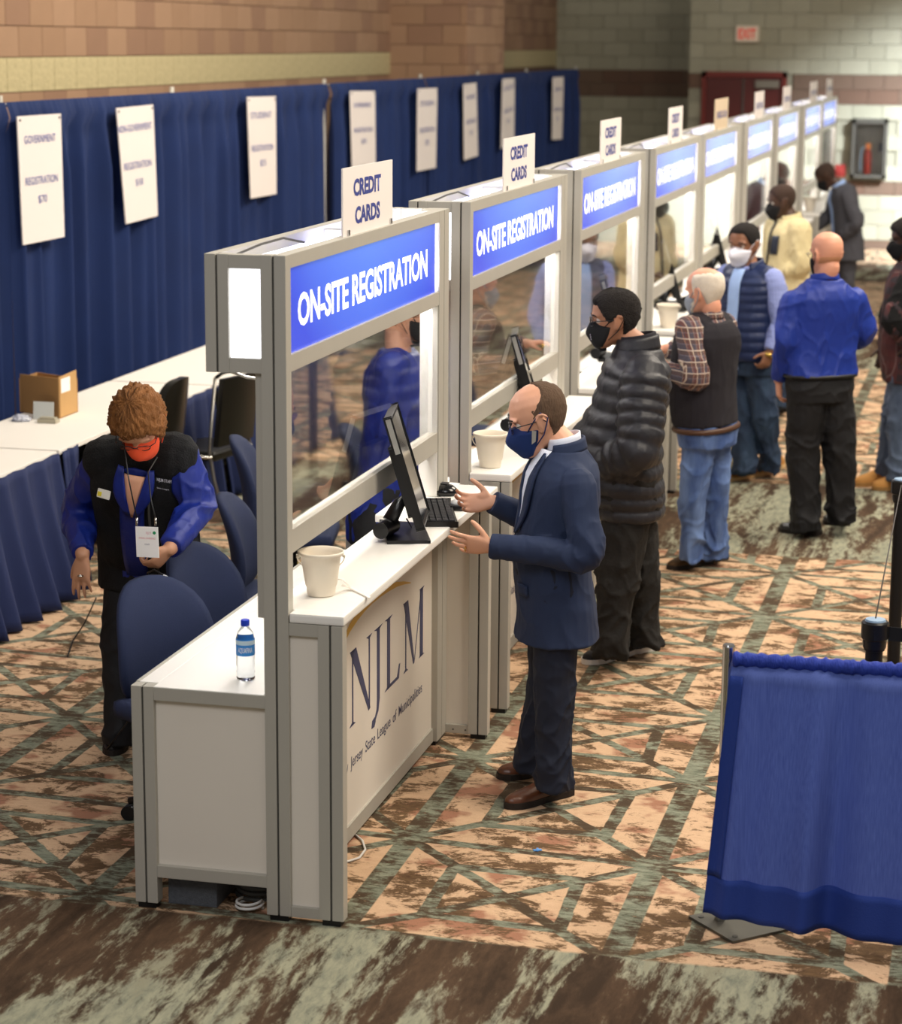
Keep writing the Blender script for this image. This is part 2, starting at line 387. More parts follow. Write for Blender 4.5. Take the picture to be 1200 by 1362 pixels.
# fire extinguisher cabinet
fc = thing('fire_extinguisher_cabinet', 'recessed grey metal fire extinguisher cabinet in the white block wall', 'cabinet', (.21, 26.5, 1.02))
CABM = mat('cabinet_steel', '6A6862', .4, .7)
mb = MB(); x0, x1, z0, z1 = -.03, .47, 1.02, 1.86
mb.box(x0, x0+.05, 26.36, 26.49, z0, z1); mb.box(x1-.05, x1, 26.36, 26.49, z0, z1); mb.box(x0, x1, 26.36, 26.49, z0, z0+.05); mb.box(x0, x1, 26.36, 26.49, z1-.07, z1)
mb.box(x0, x1, 26.485, 26.495, z0, z1); mb.build('cabinet_body', CABM, fc)
mb = MB(); mb.box(x0+.05, x1-.05, 26.365, 26.371, z0+.05, z1-.07); mb.build('cabinet_door', mat('cabinet_glass', 'ffffff', .05, trans=1, ior=1.3), fc)
mb = MB(); mb.box(.36, .41, 26.34, 26.365, 1.40, 1.52, bev=.004); mb.build('latch', BLACKP, fc)
fe = thing('fire_extinguisher', 'red fire extinguisher with orange top inside the grey wall cabinet', 'fire extinguisher', (.20, 26.43, 1.07))
mb = MB(); mb.lathe([(0, 1.07), (.05, 1.07), (.055, 1.09), (.055, 1.35), (.04, 1.41), (.02, 1.43), (0, 1.43)], 16, Matrix.Translation((.20, 26.43, 0))); mb.build('cylinder', mat('extinguisher_red', '8A2A1E', .35), fe, smooth=True)
mb = MB(); mb.box(.17, .24, 26.40, 26.46, 1.43, 1.51, bev=.006); mb.build('handle', mat('extinguisher_orange', 'C8743C', .4), fe)
mb = MB(); mb.tube([(.17, 26.43, 1.46), (.12, 26.43, 1.44), (.10, 26.43, 1.30), (.11, 26.43, 1.12)], .012); mb.build('hose', mat('hose_pale', '9fb2c4', .5), fe)
WORLDSPACE[0] = False
fa = MB(); fa.box(-.26, -.10, 26.45, 26.5, 1.03, 1.20, bev=.006); fa.box(-.22, -.14, 26.43, 26.45, 1.07, 1.14, bev=.004)
tag(fa.build('fire_alarm_pull', mat('alarm_red', '8d2f2b', .4)), 'small red fire alarm pull box beside the extinguisher cabinet', 'fire alarm')

# ================================================================ pipe and drape
def curtain_fn(x, y0, y1, z0, z1, amp, n, seed, axis='y', flare=1.0, top=.06):
    rnd = random.Random(seed); ph = [rnd.uniform(0, 6.28) for _ in range(6)]
    def f(u, v):
        t = u; L_ = (y1-y0)
        s = .55*math.sin(2*PI*n*t+ph[0]+.8*math.sin(2*PI*n*.31*t+ph[1]))+.3*math.sin(2*PI*n*2.1*t+ph[2]+v*.8)+.25*math.sin(2*PI*n*.47*t+ph[3]-v*.5)
        a = amp*(0.25+.75*min(1, v*5)) * (1+(flare-1)*v)
        z = z1+(z0-z1)*v
        off = s*a
        if v < top:  a2 = .012+0.008*math.sin(2*PI*n*5*t+ph[4]); off = off*.4 + (.028 if 0 < v < top*.8 else 0)+a2*.6
        dy = .35*a*math.cos(2*PI*n*t+ph[0])
        yy = y0+L_*t+dy*(0 if t in (0, 1) else 1)
        return (x+off, yy, z)
    return f
seams = [3.4, 6.55, 9.60, 13.56, 17.10, 19.80, 22.59, 26.05]
names = ['leftmost', 'second', 'third', 'fourth', 'fifth', 'sixth', 'seventh']
lab = ['tall navy drape at the far left behind the government $70 sign', 'tall navy drape carrying the non-government $150 sign', 'tall navy drape carrying the first student sign',
       'tall navy drape behind the fourth and fifth hanging signs', 'tall navy drape behind the sixth hanging sign', 'tall navy drape behind the seventh hanging sign', 'last tall navy drape, ending at the grey block wall']
lab[0] = 'tall navy drape at the left edge, left of the government $70 sign'; lab[1] = 'tall navy drape carrying the government $70 and non-government $150 signs'
for i in range(7):
    y0, y1 = seams[i]+(.035 if i in (3, 6) else .004), seams[i+1]-.012
    mb = MB(); n = int((y1-y0)/.36)
    mb.grid(curtain_fn(-3.97, y0, y1, .03, 2.52, .085, n, i), int((y1-y0)/.02), 26)
    o = mb.build('drape', NAVYD, None, smooth=True); tag(o, lab[i], 'curtain', 'tall navy drapes along the left wall')
for i, y in enumerate(seams):
    t = thing('drape_pole', 'thin silver upright pole at the drape seam ' + ['left outside', 'left of the first hanging sign', 'right of the non-government sign', 'left of the fourth hanging sign', 'beside the fifth hanging sign', 'right of the sixth hanging sign', 'right of the seventh hanging sign', 'at the far end by the back wall'][i], 'pole', (-4.0, y, 0), 0, 'drape support poles')
    mb = MB(); mb.tube([(0, 0, .01), (0, 0, 2.56)], .018); mb.build('pole', ALU, t, smooth=True)
    mb = MB(); mb.box(-.2, .2, -.2, .2, 0, .01); mb.build('base_plate', CHROME, t)
for i in range(7):
    mb = MB(); mb.tube([(-3.985, seams[i]+.02, 2.50), (-3.985, seams[i+1]-.02, 2.50)], .012)
    tag(mb.build('crossbar', ALU), 'horizontal silver rod inside the hem of the %s drape from the left' % names[i], 'rod', 'drape crossbars')

# hanging price signs
texts = [('GOVERNMENT', 'REGISTRATION', '$70'), ('NON-GOVERNMENT', 'REGISTRATION', '$150'), ('STUDENT', 'REGISTRATION', '$25'), ('GOVERNMENT', 'REGISTRATION', '$70'),
         ('STUDENT', 'REGISTRATION', '$25'), ('NON-GOVERNMENT', 'REGISTRATION', '$150'), ('STUDENT', 'REGISTRATION', '$25'), ('GOVERNMENT', 'REGISTRATION', '$70')]
sq = [[(23, 155), (81, 151), (86, 315), (31, 326)], [(155, 144), (204, 139), (210, 287), (168, 298)], [(329, 129), (367, 128), (368, 258), (334, 264)],
      [(466, 121), (499, 121), (500, 220), (469, 224)], [(556, 118), (582, 117), (580, 223), (555, 228)], [(617, 112), (634, 110), (636, 207), (618, 213)],
      [(669, 105), (685, 104), (684, 185), (667, 198)], [(736, 103), (750, 102), (748, 185), (735, 186)]]
sl = ['white hanging sign reading government registration $70, leftmost on the drapes', 'crooked white hanging sign reading non-government registration $150', 'white hanging student sign, third from the left on the drapes',
      'white hanging sign just behind the nearest credit cards sign', 'white hanging sign, fifth from the left on the drapes', 'narrow white hanging sign, sixth from the left on the drapes',
      'white hanging sign behind the second credit cards sign', 'white hanging sign at the far end of the drapes by the block wall']
INK2 = mat('pale_blue_ink', '5A63A8', .6)
WORLDSPACE[0] = True
for i, q in enumerate(sq):
    P_ = [at(a, b, 0, -3.875) for a, b in q]
    t = thing('hanging_sign', sl[i], 'sign', (-3.875, P_[3].y, P_[3].z), 0, 'white price signs hung on the drapes')
    mb = MB(); mb.prism(P_, 0, (-.008, 0, 0)); mb.build('board', SIGNW, t)
    TL, TR, BR, BL = P_; h = (TL-BL).length; w = (TR-TL).length
    U = (TR-TL).normalized()*.5+(BR-BL).normalized()*.5; V = (TL-BL).normalized()
    for k, (tx, f, hh, ww) in enumerate(zip(texts[i], (.815, .49, .335), (.062, .062, .07), (.72 if i % 5 != 1 else .92, .74, .2))):
        c = BL+(TL-BL)*f+(BR-BL)*.5
        fit_text('lettering', tx, INK2, c-U.normalized()*w*ww/2-V*h*hh/2, U, V, w*ww, h*hh, t, bold=.0, lift=.003)
    for c in (TL, TR):
        mb = MB(); cc = c+(BL-TL)*.03+(BR-BL)*(.05 if c is TL else -.05)
        mb.tube([cc+Vector((-.002, 0, 0)), cc+Vector((.006, 0, 0))], .008, 8); mb.build('pin', BLACKP, t)
WORLDSPACE[0] = False
# ================================================================ registration booths
def halves(mb, gb, x0, x1, y0, y1, z0, z1, along='x'):
    """an upright made of two aluminium profiles side by side with a dark groove between"""
    g = .0035
    if along == 'x':
        c = (x0+x1)/2; mb.box(x0, c-g, y0, y1, z0, z1, bev=.002); mb.box(c+g, x1, y0, y1, z0, z1, bev=.002); gb.box(c-g, c+g, y0+.006, y1-.006, z0, z1-.004)
    else:
        c = (y0+y1)/2; mb.box(x0, x1, y0, c-g, z0, z1, bev=.002); mb.box(x0, x1, c+g, y1, z0, z1, bev=.002); gb.box(x0+.006, x1-.006, c-g, c+g, z0, z1-.004)
LIT = mat('lit_white_diffuser', 'FFFFFF', .5, emit='F6F8FF', es=2.2)
LITIN = mat('lightbox_inner_white', 'F4F6FA', .6, emit='F6F8FF', es=.55)
LITB = mat('lit_under_diffuser', 'FFFFFF', .5, emit='FFFBF6', es=14.0)
TUBE = mat('fluorescent_tube', 'FFFFFF', .5, emit='F4F8FF', es=6)
LETTERW = mat('lit_white_letters', 'FFFFFF', .5, emit='FFFFFF', es=.75)
LETTERN = mat('banner_navy_print', '3E4468', .5); GOLD = mat('banner_gold_print', 'DBAE45', .5)
def lit_blue():
    m = bpy.data.materials.new('backlit_blue_panel'); m.use_nodes = True; nt = m.node_tree; b = nt.nodes['Principled BSDF']
    b.inputs['Base Color'].default_value = lin('2a44b8'); b.inputs['Roughness'].default_value = .25
    tc = nt.nodes.new('ShaderNodeTexCoord'); n = nt.nodes.new('ShaderNodeTexNoise'); n.inputs['Scale'].default_value = 1.7; n.inputs['Detail'].default_value = 1
    nt.links.new(tc.outputs['Object'], n.inputs['Vector'])
    sp = nt.nodes.new('ShaderNodeSeparateXYZ'); nt.links.new(tc.outputs['Object'], sp.inputs[0])
    # lamps inside: brightest by the tubes behind the upper middle of the panel
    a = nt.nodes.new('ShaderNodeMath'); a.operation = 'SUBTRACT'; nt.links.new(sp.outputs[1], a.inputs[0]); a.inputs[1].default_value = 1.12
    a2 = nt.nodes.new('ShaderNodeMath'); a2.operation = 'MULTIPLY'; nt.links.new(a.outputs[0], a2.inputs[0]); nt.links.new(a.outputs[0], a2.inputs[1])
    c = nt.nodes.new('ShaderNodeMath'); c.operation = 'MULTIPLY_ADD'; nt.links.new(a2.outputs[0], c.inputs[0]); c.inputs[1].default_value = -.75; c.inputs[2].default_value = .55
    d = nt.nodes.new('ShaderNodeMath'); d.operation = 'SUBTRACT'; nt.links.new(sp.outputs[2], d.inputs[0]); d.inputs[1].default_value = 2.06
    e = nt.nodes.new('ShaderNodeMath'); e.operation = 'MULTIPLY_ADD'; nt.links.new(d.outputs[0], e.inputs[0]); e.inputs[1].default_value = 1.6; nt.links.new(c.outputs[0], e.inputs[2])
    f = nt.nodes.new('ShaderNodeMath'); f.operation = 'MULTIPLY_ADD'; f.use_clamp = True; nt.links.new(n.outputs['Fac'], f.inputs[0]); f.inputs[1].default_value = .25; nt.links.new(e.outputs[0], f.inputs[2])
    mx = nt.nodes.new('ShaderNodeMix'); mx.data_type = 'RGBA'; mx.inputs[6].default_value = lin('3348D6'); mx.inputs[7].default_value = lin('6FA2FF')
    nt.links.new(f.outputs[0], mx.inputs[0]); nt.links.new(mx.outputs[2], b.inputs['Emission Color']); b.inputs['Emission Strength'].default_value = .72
    return m
BLUE = lit_blue()
GLASS = mat('acrylic_pane', 'ffffff', .02, trans=1, ior=1.49)
YE = 2.02
def make_booth():
    r = thing('registration_booth', '', 'booth')
    def upright(nm, *a):
        mb = MB(); gb = MB(); halves(mb, gb, *a); p = mb.build(nm, ALU, r); gb.build('groove', GAP, p); return p
    upright('post', -.085, 0, 0, .055, .02, 2.248)
    upright('post', -.085, 0, YE, 2.18, .02, 2.248, 'y')
    upright('header_post', -.273, -.193, 0, .05, 1.865, 2.248)
    upright('header_post', -.273, -.193, 2.13, 2.18, 1.865, 2.248)
    upright('counter_post', .10, .185, 0, .05, .02, 1.043)
    upright('counter_post', .10, .185, 2.16, 2.21, .02, 1.043)
    upright('desk_post', -.558, -.478, 0, .05, .02, .790)
    upright('desk_post', -.558, -.478, 2.13, 2.18, .02, .790)
    for (x0, x1, y0, y1) in ((-.075, -.01, .005, .05), (-.075, -.01, YE+.01, 2.17), (.11, .175, .005, .045), (.11, .175, 2.165, 2.205), (-.55, -.486, .005, .045), (-.55, -.486, 2.135, 2.175)):
        mb = MB(); mb.box(x0, x1, y0, y1, 0, .022); mb.build('foot', BLACKP, r)
    def rail(nm, *a, m=ALU):
        mb = MB(); mb.box(*a, bev=.002); return mb.build(nm, m, r)
    # header light box frame
    rail('post_flange', -.112, -.087, .020, .060, 1.05, 1.866)
    rail('header_rail', -.045, -.001, .055, YE, 2.203, 2.248); rail('header_rail', -.045, -.001, .055, YE, 1.868, 1.924)
    rail('header_rail', -.273, -.232, .05, 2.13, 2.206, 2.248); rail('header_rail', -.273, -.232, .05, 2.13, 1.868, 1.915)
    for y in (0.002, 2.135):
        rail('header_rail', -.193, -.085, y, y+.04, 2.202, 2.247); rail('header_rail', -.193, -.085, y, y+.04, 1.866, 1.914)
    rail('header_rail', -.193, -.045, 1.05, 1.08, 2.215, 2.247)
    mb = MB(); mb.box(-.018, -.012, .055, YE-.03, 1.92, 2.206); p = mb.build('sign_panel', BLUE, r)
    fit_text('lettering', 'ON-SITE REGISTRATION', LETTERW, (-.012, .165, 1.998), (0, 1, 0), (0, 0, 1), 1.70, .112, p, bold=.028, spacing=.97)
    mb = MB(); mb.box(-.193, -.085, .018, .022, 1.912, 2.204); mb.build('end_light_panel', LIT, r)
    mb = MB(); mb.box(-.193, -.085, 2.150, 2.154, 1.912, 2.204); mb.build('end_light_panel', LIT, r)
    mb = MB(); mb.box(-.262, -.257, .05, 2.13, 1.912, 2.208); mb.build('back_panel', LITIN, r)
    mb = MB(); mb.box(-.257, -.045, .05, 2.13, 1.880, 1.885); mb.build('under_diffuser', LITB, r)
    for x in (-.19, -.10):
        mb = MB(); mb.tube([(x, .1, 2.10), (x, 1.0, 2.10)], .013); mb.tube([(x, 1.12, 2.10), (x, 2.05, 2.10)], .013); mb.build('light_tube', TUBE, r)
    mb = MB(); mb.box(-.25, -.05, .12, .95, 2.16, 2.19, bev=.004); mb.build('ballast_cover', LITIN, r)
    mb = MB(); mb.tube([(-.20, .06, 2.235), (-.18, .3, 2.255), (-.2, .6, 2.25), (-.22, .9, 2.21)], .004); mb.build('cable', GAP, r)
    mb = MB(); mb.tube([(-.20, .03, 1.865), (-.15, .05, 1.845), (-.10, .06, 1.84), (-.07, .062, 1.80)], .005); mb.build('cable', mat('white_cable', 'D8D6D2', .5), r)
    # pane and rail
    mb = MB(); mb.box(-.030, -.024, .055, YE, 1.335, 1.87); mb.build('glass_pane', GLASS, r)
    rail('pane_rail', -.055, -.004, .055, YE, 1.265, 1.345)
    mb = MB(); mb.box(-.083, -.006, YE-.010, YE-.002, 1.078, 1.868); mb.build('inner_panel', WHITEP, r)
    # counter
    mb = MB(); mb.box(-.088, .190, .056, 2.015, 1.045, 1.077, bev=.008); mb.box(.003, .190, .0, .06, 1.045, 1.077, bev=.008); mb.box(.003, .190, 2.01, 2.30, 1.045, 1.077, bev=.008); mb.box(-.155, -.09, 1.60, 2.30, 1.045, 1.077, bev=.008)
    mb.build('counter_top', WHITEP, r)
    for y in (0, 2.16):
        mb = MB(); mb.box(.0, .102, y+.018, y+.026, .05, 1.02); mb.build('end_panel', CREAM, r)
        rail('end_rail', 0, .102, y+.004, y+.046, 1.0, 1.043); rail('end_rail', 0, .102, y+.004, y+.046, .018, .056)
    for x in (.034, .088):
        mb = MB(); mb.tube([(x, 2.163, .035), (x, 2.166, .035)], .004, 8); mb.build('screw', GAP, r)
    bp = MB(); bp.box(-.034, -.026, .055, 2.16, .075, 1.04); ban = bp.build('banner_panel', CREAM, r)
    rail('banner_rail', -.062, -.018, .055, 2.16, .018, .078)
    # banner print: large serif initials, small line under them, gold arc over them
    def glyph(parts, y, w, z, h, lean=.0, nm='initial_letter'):
        mb = MB()
        for pl in parts:
            mb.prism([Vector((-.0258, y+(a+lean*b)*w, z+b*h)) for a, b in pl], 0, (.0012, 0, 0))
        mb.build(nm, LETTERN, ban)
    def ser(x, z, w=.13, t=.035, d=1): return [(x-w, z), (x+w, z), (x+w*.3, z+t*d), (x-w*.3, z+t*d)]
    Nn = [[(.10, 0), (.15, 0), (.15, 1), (.10, 1)], [(.02, 1), (.28, 1), (.92, 0), (.84, -.02)], [(.85, 0), (.90, 0), (.90, 1), (.85, 1)], ser(.12, 0), ser(.87, 1, d=-1), ser(.14, 1, d=-1, w=.14)]
    def arcpts(cx, cz, r, a0, a1, w0, w1, n=10):
        o = [(cx+r*math.cos(a0+(a1-a0)*k/n)*.5, cz+r*math.sin(a0+(a1-a0)*k/n)*.36) for k in range(n+1)]
        i = [(cx+(r-(w0+(w1-w0)*k/n))*math.cos(a0+(a1-a0)*k/n)*.5, cz+(r-(w0+(w1-w0)*k/n))*math.sin(a0+(a1-a0)*k/n)*.36) for k in range(n+1)]
        return o+i[::-1]
    J = [[(.52, .0), (.68, .0), (.68, 1), (.52, 1)], ser(.6, 1, d=-1, w=.25), [(.52, 0), (.68, 0), (.60, -.16), (.40, -.27), (.36, -.24), (.50, -.12)], [(.20, -.32), (.36, -.33), (.44, -.27), (.38, -.20), (.24, -.22)]]
    Ll = [[(.16, 0), (.34, 0), (.34, 1), (.16, 1)], ser(.25, 1, d=-1, w=.24), ser(.22, 0, w=.22), [(.2, 0), (.92, 0), (1.0, .2), (.93, .2), (.80, .045), (.2, .045)]]
    Mm = [[(.12, 0), (.16, 0), (.16, 1), (.12, 1)], [(.04, 1), (.24, 1), (.54, .02), (.49, .0)], [(.52, .0), (.56, .06), (.88, 1), (.84, 1)], [(.80, 0), (.94, 0), (.94, 1), (.80, 1)], ser(.14, 0, w=.1), ser(.88, 0, w=.13), ser(.12, 1, d=-1, w=.11), ser(.88, 1, d=-1, w=.12)]
    glyph(Nn, .80, .30, .443, .285); glyph(J, 1.045, .24, .443, .285); glyph(Ll, 1.28, .23, .443, .285); glyph(Mm, 1.55, .34, .440, .288)
    y_ = .665
    for wd, ww in (('New', .11), ('Jersey', .165), ('State', .135), ('League', .19), ('of', .055), ('Municipalities', .37)):
        fit_text('small_lettering', wd, LETTERN, (-.026, y_, .283-(.013 if 'y' in wd or 'g' in wd or 'p' in wd else 0)), (0, 1, 0), (0, 0, 1), ww, .044+(.013 if 'y' in wd or 'g' in wd or 'p' in wd else 0), ban, bold=.004)['kind'] = 'stuff'; y_ += ww+.034
    arc = [(.56, .68), (.64, .745), (.72, .792), (.80, .822), (.90, .842), (.99, .853), (1.1, .858), (1.217, .855), (1.34, .846), (1.459, .833), (1.57, .813), (1.67, .79)]
    out = [Vector((-.0258, y, z+.017*math.sin(PI*(.10+.86*k/11)))) for k, (y, z) in enumerate(arc)]; inn = [Vector((-.0258, y, z-.017*math.sin(PI*(.10+.86*k/11)))) for k, (y, z) in enumerate(arc)]
    mb = MB(); mb.prism(out+inn[::-1], 0, (.0012, 0, 0)); mb.build('gold_arc', GOLD, ban)
    # staff desk
    mb = MB(); mb.box(-.478, -.09, .003, 2.177, .762, .791, bev=.003); mb.box(-.556, -.478, .053, 2.127, .762, .791, bev=.003); mb.build('desk_top', WHITEP, r)
    rail('desk_rail', -.558, -.545, .05, 2.13, .74, .793)
    for y in (0.002, 2.135):
        rail('desk_rail', -.478, -.085, y, y+.042, .743, .788); rail('desk_rail', -.478, -.085, y, y+.042, .114, .157)
        mb = MB(); mb.box(-.478, -.085, y+.02, y+.028, .15, .75); mb.build('desk_end_panel', CREAM, r)
    return r
STARTS = [0, 2.557, 5.12, 7.72, 10.14, 12.94, 15.55, 18.45, 20.85]
ordn = ['nearest', 'second nearest', 'third nearest', 'fourth', 'fifth', 'sixth', 'seventh', 'second to last', 'farthest']
who = ['where the navy-suited man stands', 'where the puffer-jacketed man stands', 'beyond the puffer-jacketed man', 'where the white-haired man stands', 'behind the navy quilted vest', 'behind the cream fleece', 'beyond the cream fleece', 'where the grey-suited man leans', 'by the extinguisher cabinet']
booth0 = make_booth(); booths = [booth0]
for i in range(9):
    b_ = booth0 if i == 0 else copy_tree(booth0)
    b_.location = (0, STARTS[i], 0); b_['label'] = ('aluminium booth with lit blue header, %s, %s' % (ordn[i], who[i])); b_['group'] = 'row of registration booths'
    if i: booths.append(b_)
# booths' own lamps: the diffusers above light the counters
# signs that stand on the headers
spans = [(.705, 1.356), (3.28, 3.97), (5.79, 6.46), (8.38, 9.02), (10.80, 11.60), (13.58, 14.29), (16.10, 16.87), (19.15, 20.03), (21.44, 22.26)]
w2 = [('CREDIT', 'CARDS')]*4+[('CHECK-CASH',)]+[('CREDIT CARDS',)]*4
cl = ['nearest white credit cards sign, clipped to the first booth header', 'white credit cards sign clipped to the second booth header', 'white credit cards sign clipped to the third booth header', 'white credit cards sign clipped to the fourth booth header',
      'tan one-line sign clipped to the fifth booth header', 'small white sign on the sixth header in front of the red door', 'small white sign on the seventh header at the right of the red door', 'small white sign on the second to last header', 'small white sign on the farthest header']
TANB = mat('sign_board_tan', 'D8C4A8', .7)
for i, (a, b2) in enumerate(spans):
    t = thing('header_sign', cl[i], 'sign', (-.02, a, 2.25), 0, 'white signs standing on the booth headers')
    L_ = b2-a
    mb = MB(); mb.box(-.003, .003, 0, L_, -.02, .235); mb.build('board', TANB if i == 4 else SIGNW, t)
    if i < 4:
        fit_text('lettering', 'CREDIT', INK, (.003, L_*.20, .130), (0, 1, 0), (0, 0, 1), L_*.55, .062, t, bold=.04)
        fit_text('lettering', 'CARDS', INK, (.003, L_*.23, .032), (0, 1, 0), (0, 0, 1), L_*.50, .062, t, bold=.04)
    else:
        fit_text('lettering', w2[i][0], INK, (.003, L_*.10, .085), (0, 1, 0), (0, 0, 1), L_*.8, .055, t, bold=.03)
    for y in (.05, L_-.04):
        mb = MB(); mb.box(.003, .010, y, y+.018, -.04, .02, bev=.002); mb.build('clip', CHROME, t)
# ================================================================ people: builders
def vlerp(a, b, t): return a+(b-a)*t
def catmull(P, n):
    P = [Vector(p) for p in P]; out = []
    Q = [P[0]*2-P[1]]+P+[P[-1]*2-P[-2]]
    for i in range(1, len(Q)-2):
        for k in range(n):
            t = k/n; a, b, c, d = Q[i-1], Q[i], Q[i+1], Q[i+2]
            out.append(.5*((2*b)+(c-a)*t+(2*a-5*b+4*c-d)*t*t+(3*b-a-3*c+d)*t**3))
    out.append(P[-1]); return out
def limb(bm, pts, rad, seg=14, sub=5, quilt=None, flat0=False, flat1=False, wob=0.0, seed=0, sq=1.0, up=None):
    """swept, tapering limb; rad per point; quilt=(spacing, depth)"""
    path = catmull(pts, sub); n = len(path)
    rs = []
    for i in range(n):
        t = i/sub; k = min(int(t), len(rad)-2); rs.append(rad[k]+(rad[k+1]-rad[k])*(t-k))
    if quilt:                                   # resample finely along the limb
        L = [0]
        for a, b in zip(path, path[1:]): L.append(L[-1]+(b-a).length)
        m = max(8, int(L[-1]/quilt[0]*7)); np_, nr = [], []
        for k in range(m+1):
            s = L[-1]*k/m; j = max(0, min(n-2, sum(1 for q in L[1:] if q < s))); t = (s-L[j])/max(1e-6, L[j+1]-L[j])
            np_.append(path[j].lerp(path[j+1], t)); nr.append(vlerp(rs[j], rs[j+1], t)-quilt[1]+quilt[1]*abs(math.sin(PI*s/quilt[0]))**.6)
        path, rs, n = np_, nr, m+1
    rings = []; u = None
    for i, p in enumerate(path):
        t = (path[min(i+1, n-1)]-path[max(i-1, 0)]).normalized()
        if u is None:
            a = Vector(up) if up is not None else (Vector((0, 0, 1)) if abs(t.z) < .9 else Vector((1, 0, 0))); u = (a-t*a.dot(t)).normalized()
        else: u = (u-t*u.dot(t)).normalized()
        q = t.cross(u); rg = []
        for k in range(seg):
            a = k*2*PI/seg; r = rs[i]
            if wob: r *= 1+wob*mnoise.noise(Vector((math.cos(a)*1.3+seed*7.1, math.sin(a)*1.3, i*.55+seed)))
            rg.append(p+(u*math.cos(a)+q*math.sin(a)*sq)*r)
        rings.append(rg)
    def cap(p, t, r, rg):
        out = []
        for c, s in ((.55, .83), (.9, .43)):
            out.append([p+t*r*c+(v-p)*s for v in rg])
        return out
    t0 = (path[0]-path[1]).normalized(); t1 = (path[-1]-path[-2]).normalized()
    if not flat0: rings = cap(path[0], t0, rs[0], rings[0])[::-1]+rings
    if not flat1: rings = rings+cap(path[-1], t1, rs[-1], rings[-1] if flat0 else rings[-1])
    V = [[bm.verts.new(v) for v in rg] for rg in rings]
    for a, b in zip(V, V[1:]):
        for k in range(seg): bm.faces.new((a[k], a[(k+1) % seg], b[(k+1) % seg], b[k]))
    bm.faces.new(V[0][::-1]); bm.faces.new(V[-1])
def loft(bm, rings):
    V = [[bm.verts.new(v) for v in rg] for rg in rings]; seg = len(V[0])
    for a, b in zip(V, V[1:]):
        for k in range(seg): bm.faces.new((a[k], a[(k+1) % seg], b[(k+1) % seg], b[k]))
    bm.faces.new(V[0][::-1]); bm.faces.new(V[-1])
def ell(bm, c, R, F, U, a, b, h, seg=14, nr=9):
    rings = []
    for i in range(nr+1):
        th = PI*(i/nr)*.98+.01*PI; z = -math.cos(th)*h; s = math.sin(th)
        rings.append([c+U*z+R*(a*s*math.cos(k*2*PI/seg))+F*(b*s*math.sin(k*2*PI/seg)) for k in range(seg)])
    loft(bm, rings)
def supring(c, R, F, w, f, b, seg=28, e=2.3):
    out = []
    for k in range(seg):
        a = k*2*PI/seg; x, y = math.cos(a), math.sin(a); r = (abs(x)**e+abs(y)**e)**(-1/e)
        out.append(c+R*(w*x*r)+F*((f if y > 0 else b)*y*r))
    return out
def vox(bm, name, size, m, parent, smooth=3, disp=None, fac=.5):
    """melt the pieces into one continuous surface"""
    bmesh.ops.recalc_face_normals(bm, faces=bm.faces[:])
    me = bpy.data.meshes.new('t'); bm.to_mesh(me); bm.free(); o = bpy.data.objects.new('t', me); COL.objects.link(o)
    md = o.modifiers.new('r', 'REMESH'); md.mode = 'VOXEL'; md.voxel_size = size; md.adaptivity = 0
    if smooth: s = o.modifiers.new('s', 'SMOOTH'); s.factor = fac; s.iterations = smooth
    dg = bpy.context.evaluated_depsgraph_get(); dg.update()
    me2 = bpy.data.meshes.new_from_object(o.evaluated_get(dg)); bpy.data.objects.remove(o); bpy.data.meshes.remove(me)
    if disp:
        n = len(me2.vertices); co = np.empty(n*3); me2.vertices.foreach_get('co', co); co = co.reshape(-1, 3)
        no = np.empty(n*3); me2.vertex_normals.foreach_get('vector', no); no = no.reshape(-1, 3)
        co = disp(co, no); me2.vertices.foreach_set('co', co.ravel()); me2.update()
    me2.polygons.foreach_set('use_smooth', [True]*len(me2.polygons)); me2.name = name; me2.materials.clear()
    return link(name, me2, m, parent)
def folds(amp, scale=7.0, st=(1, 1, .55), seed=0, spots=()):
    """cloth folds: ridged noise, deeper near the given joints"""
    def f(co, no):
        out = co.copy()
        for i in range(len(co)):
            p = co[i]; a = amp
            for (c, r, k) in spots:
                d = math.dist(p, c)
                if d < r: a += k*(1-d/r)
            q = Vector((p[0]*scale*st[0]+seed*3.7, p[1]*scale*st[1], p[2]*scale*st[2]))
            w = mnoise.noise(q*.6+Vector((9, 2, 5)))*1.2
            v = 1-min(1, abs(mnoise.noise(q+Vector((w, w*.5, -w))))*3.2)
            v2 = 1-min(1, abs(mnoise.noise(q*2.1+Vector((3, w, 7))))*3.0)
            v = v*v*.9+v2*v2*.4-.45
            out[i] = p+no[i]*a*v
        return out
    return f

HEADROWS = [(-.118, .022, .080, .035), (-.104, .040, .090, .012), (-.085, .053, .092, -.022), (-.06, .061, .090, -.056), (-.03, .067, .088, -.080), (0, .073, .087, -.096),
            (.03, .077, .093, -.102), (.06, .076, .089, -.100), (.085, .066, .075, -.088), (.105, .047, .050, -.062), (.117, .022, .016, -.030), (.1195, .004, -.005, -.011)]
def head_pt(z, a, out=0.0, up=0.0, e=2.15):
    """point of the head surface in head space (x right, y forward, z up)"""
    z0 = z; z = max(-.118, min(.1195, z)); k = 0
    while k < len(HEADROWS)-2 and HEADROWS[k+1][0] < z: k += 1
    A, B = HEADROWS[k], HEADROWS[k+1]; t = (z-A[0])/(B[0]-A[0])
    w, f, b = (vlerp(A[i], B[i], t) for i in (1, 2, 3))
    cy = (f+b)/2; d = (f-b)/2; x, y = math.sin(a), math.cos(a); r = (abs(x)**e+abs(y)**e)**(-1/e)
    n = Vector((x, y, 0))
    s = max(0, (z-.04)/.08); n = Vector((x*(1-s*.6), y*(1-s*.6), s)).normalized()
    return Vector((w*x*r, cy+d*y*r, z0))+n*out
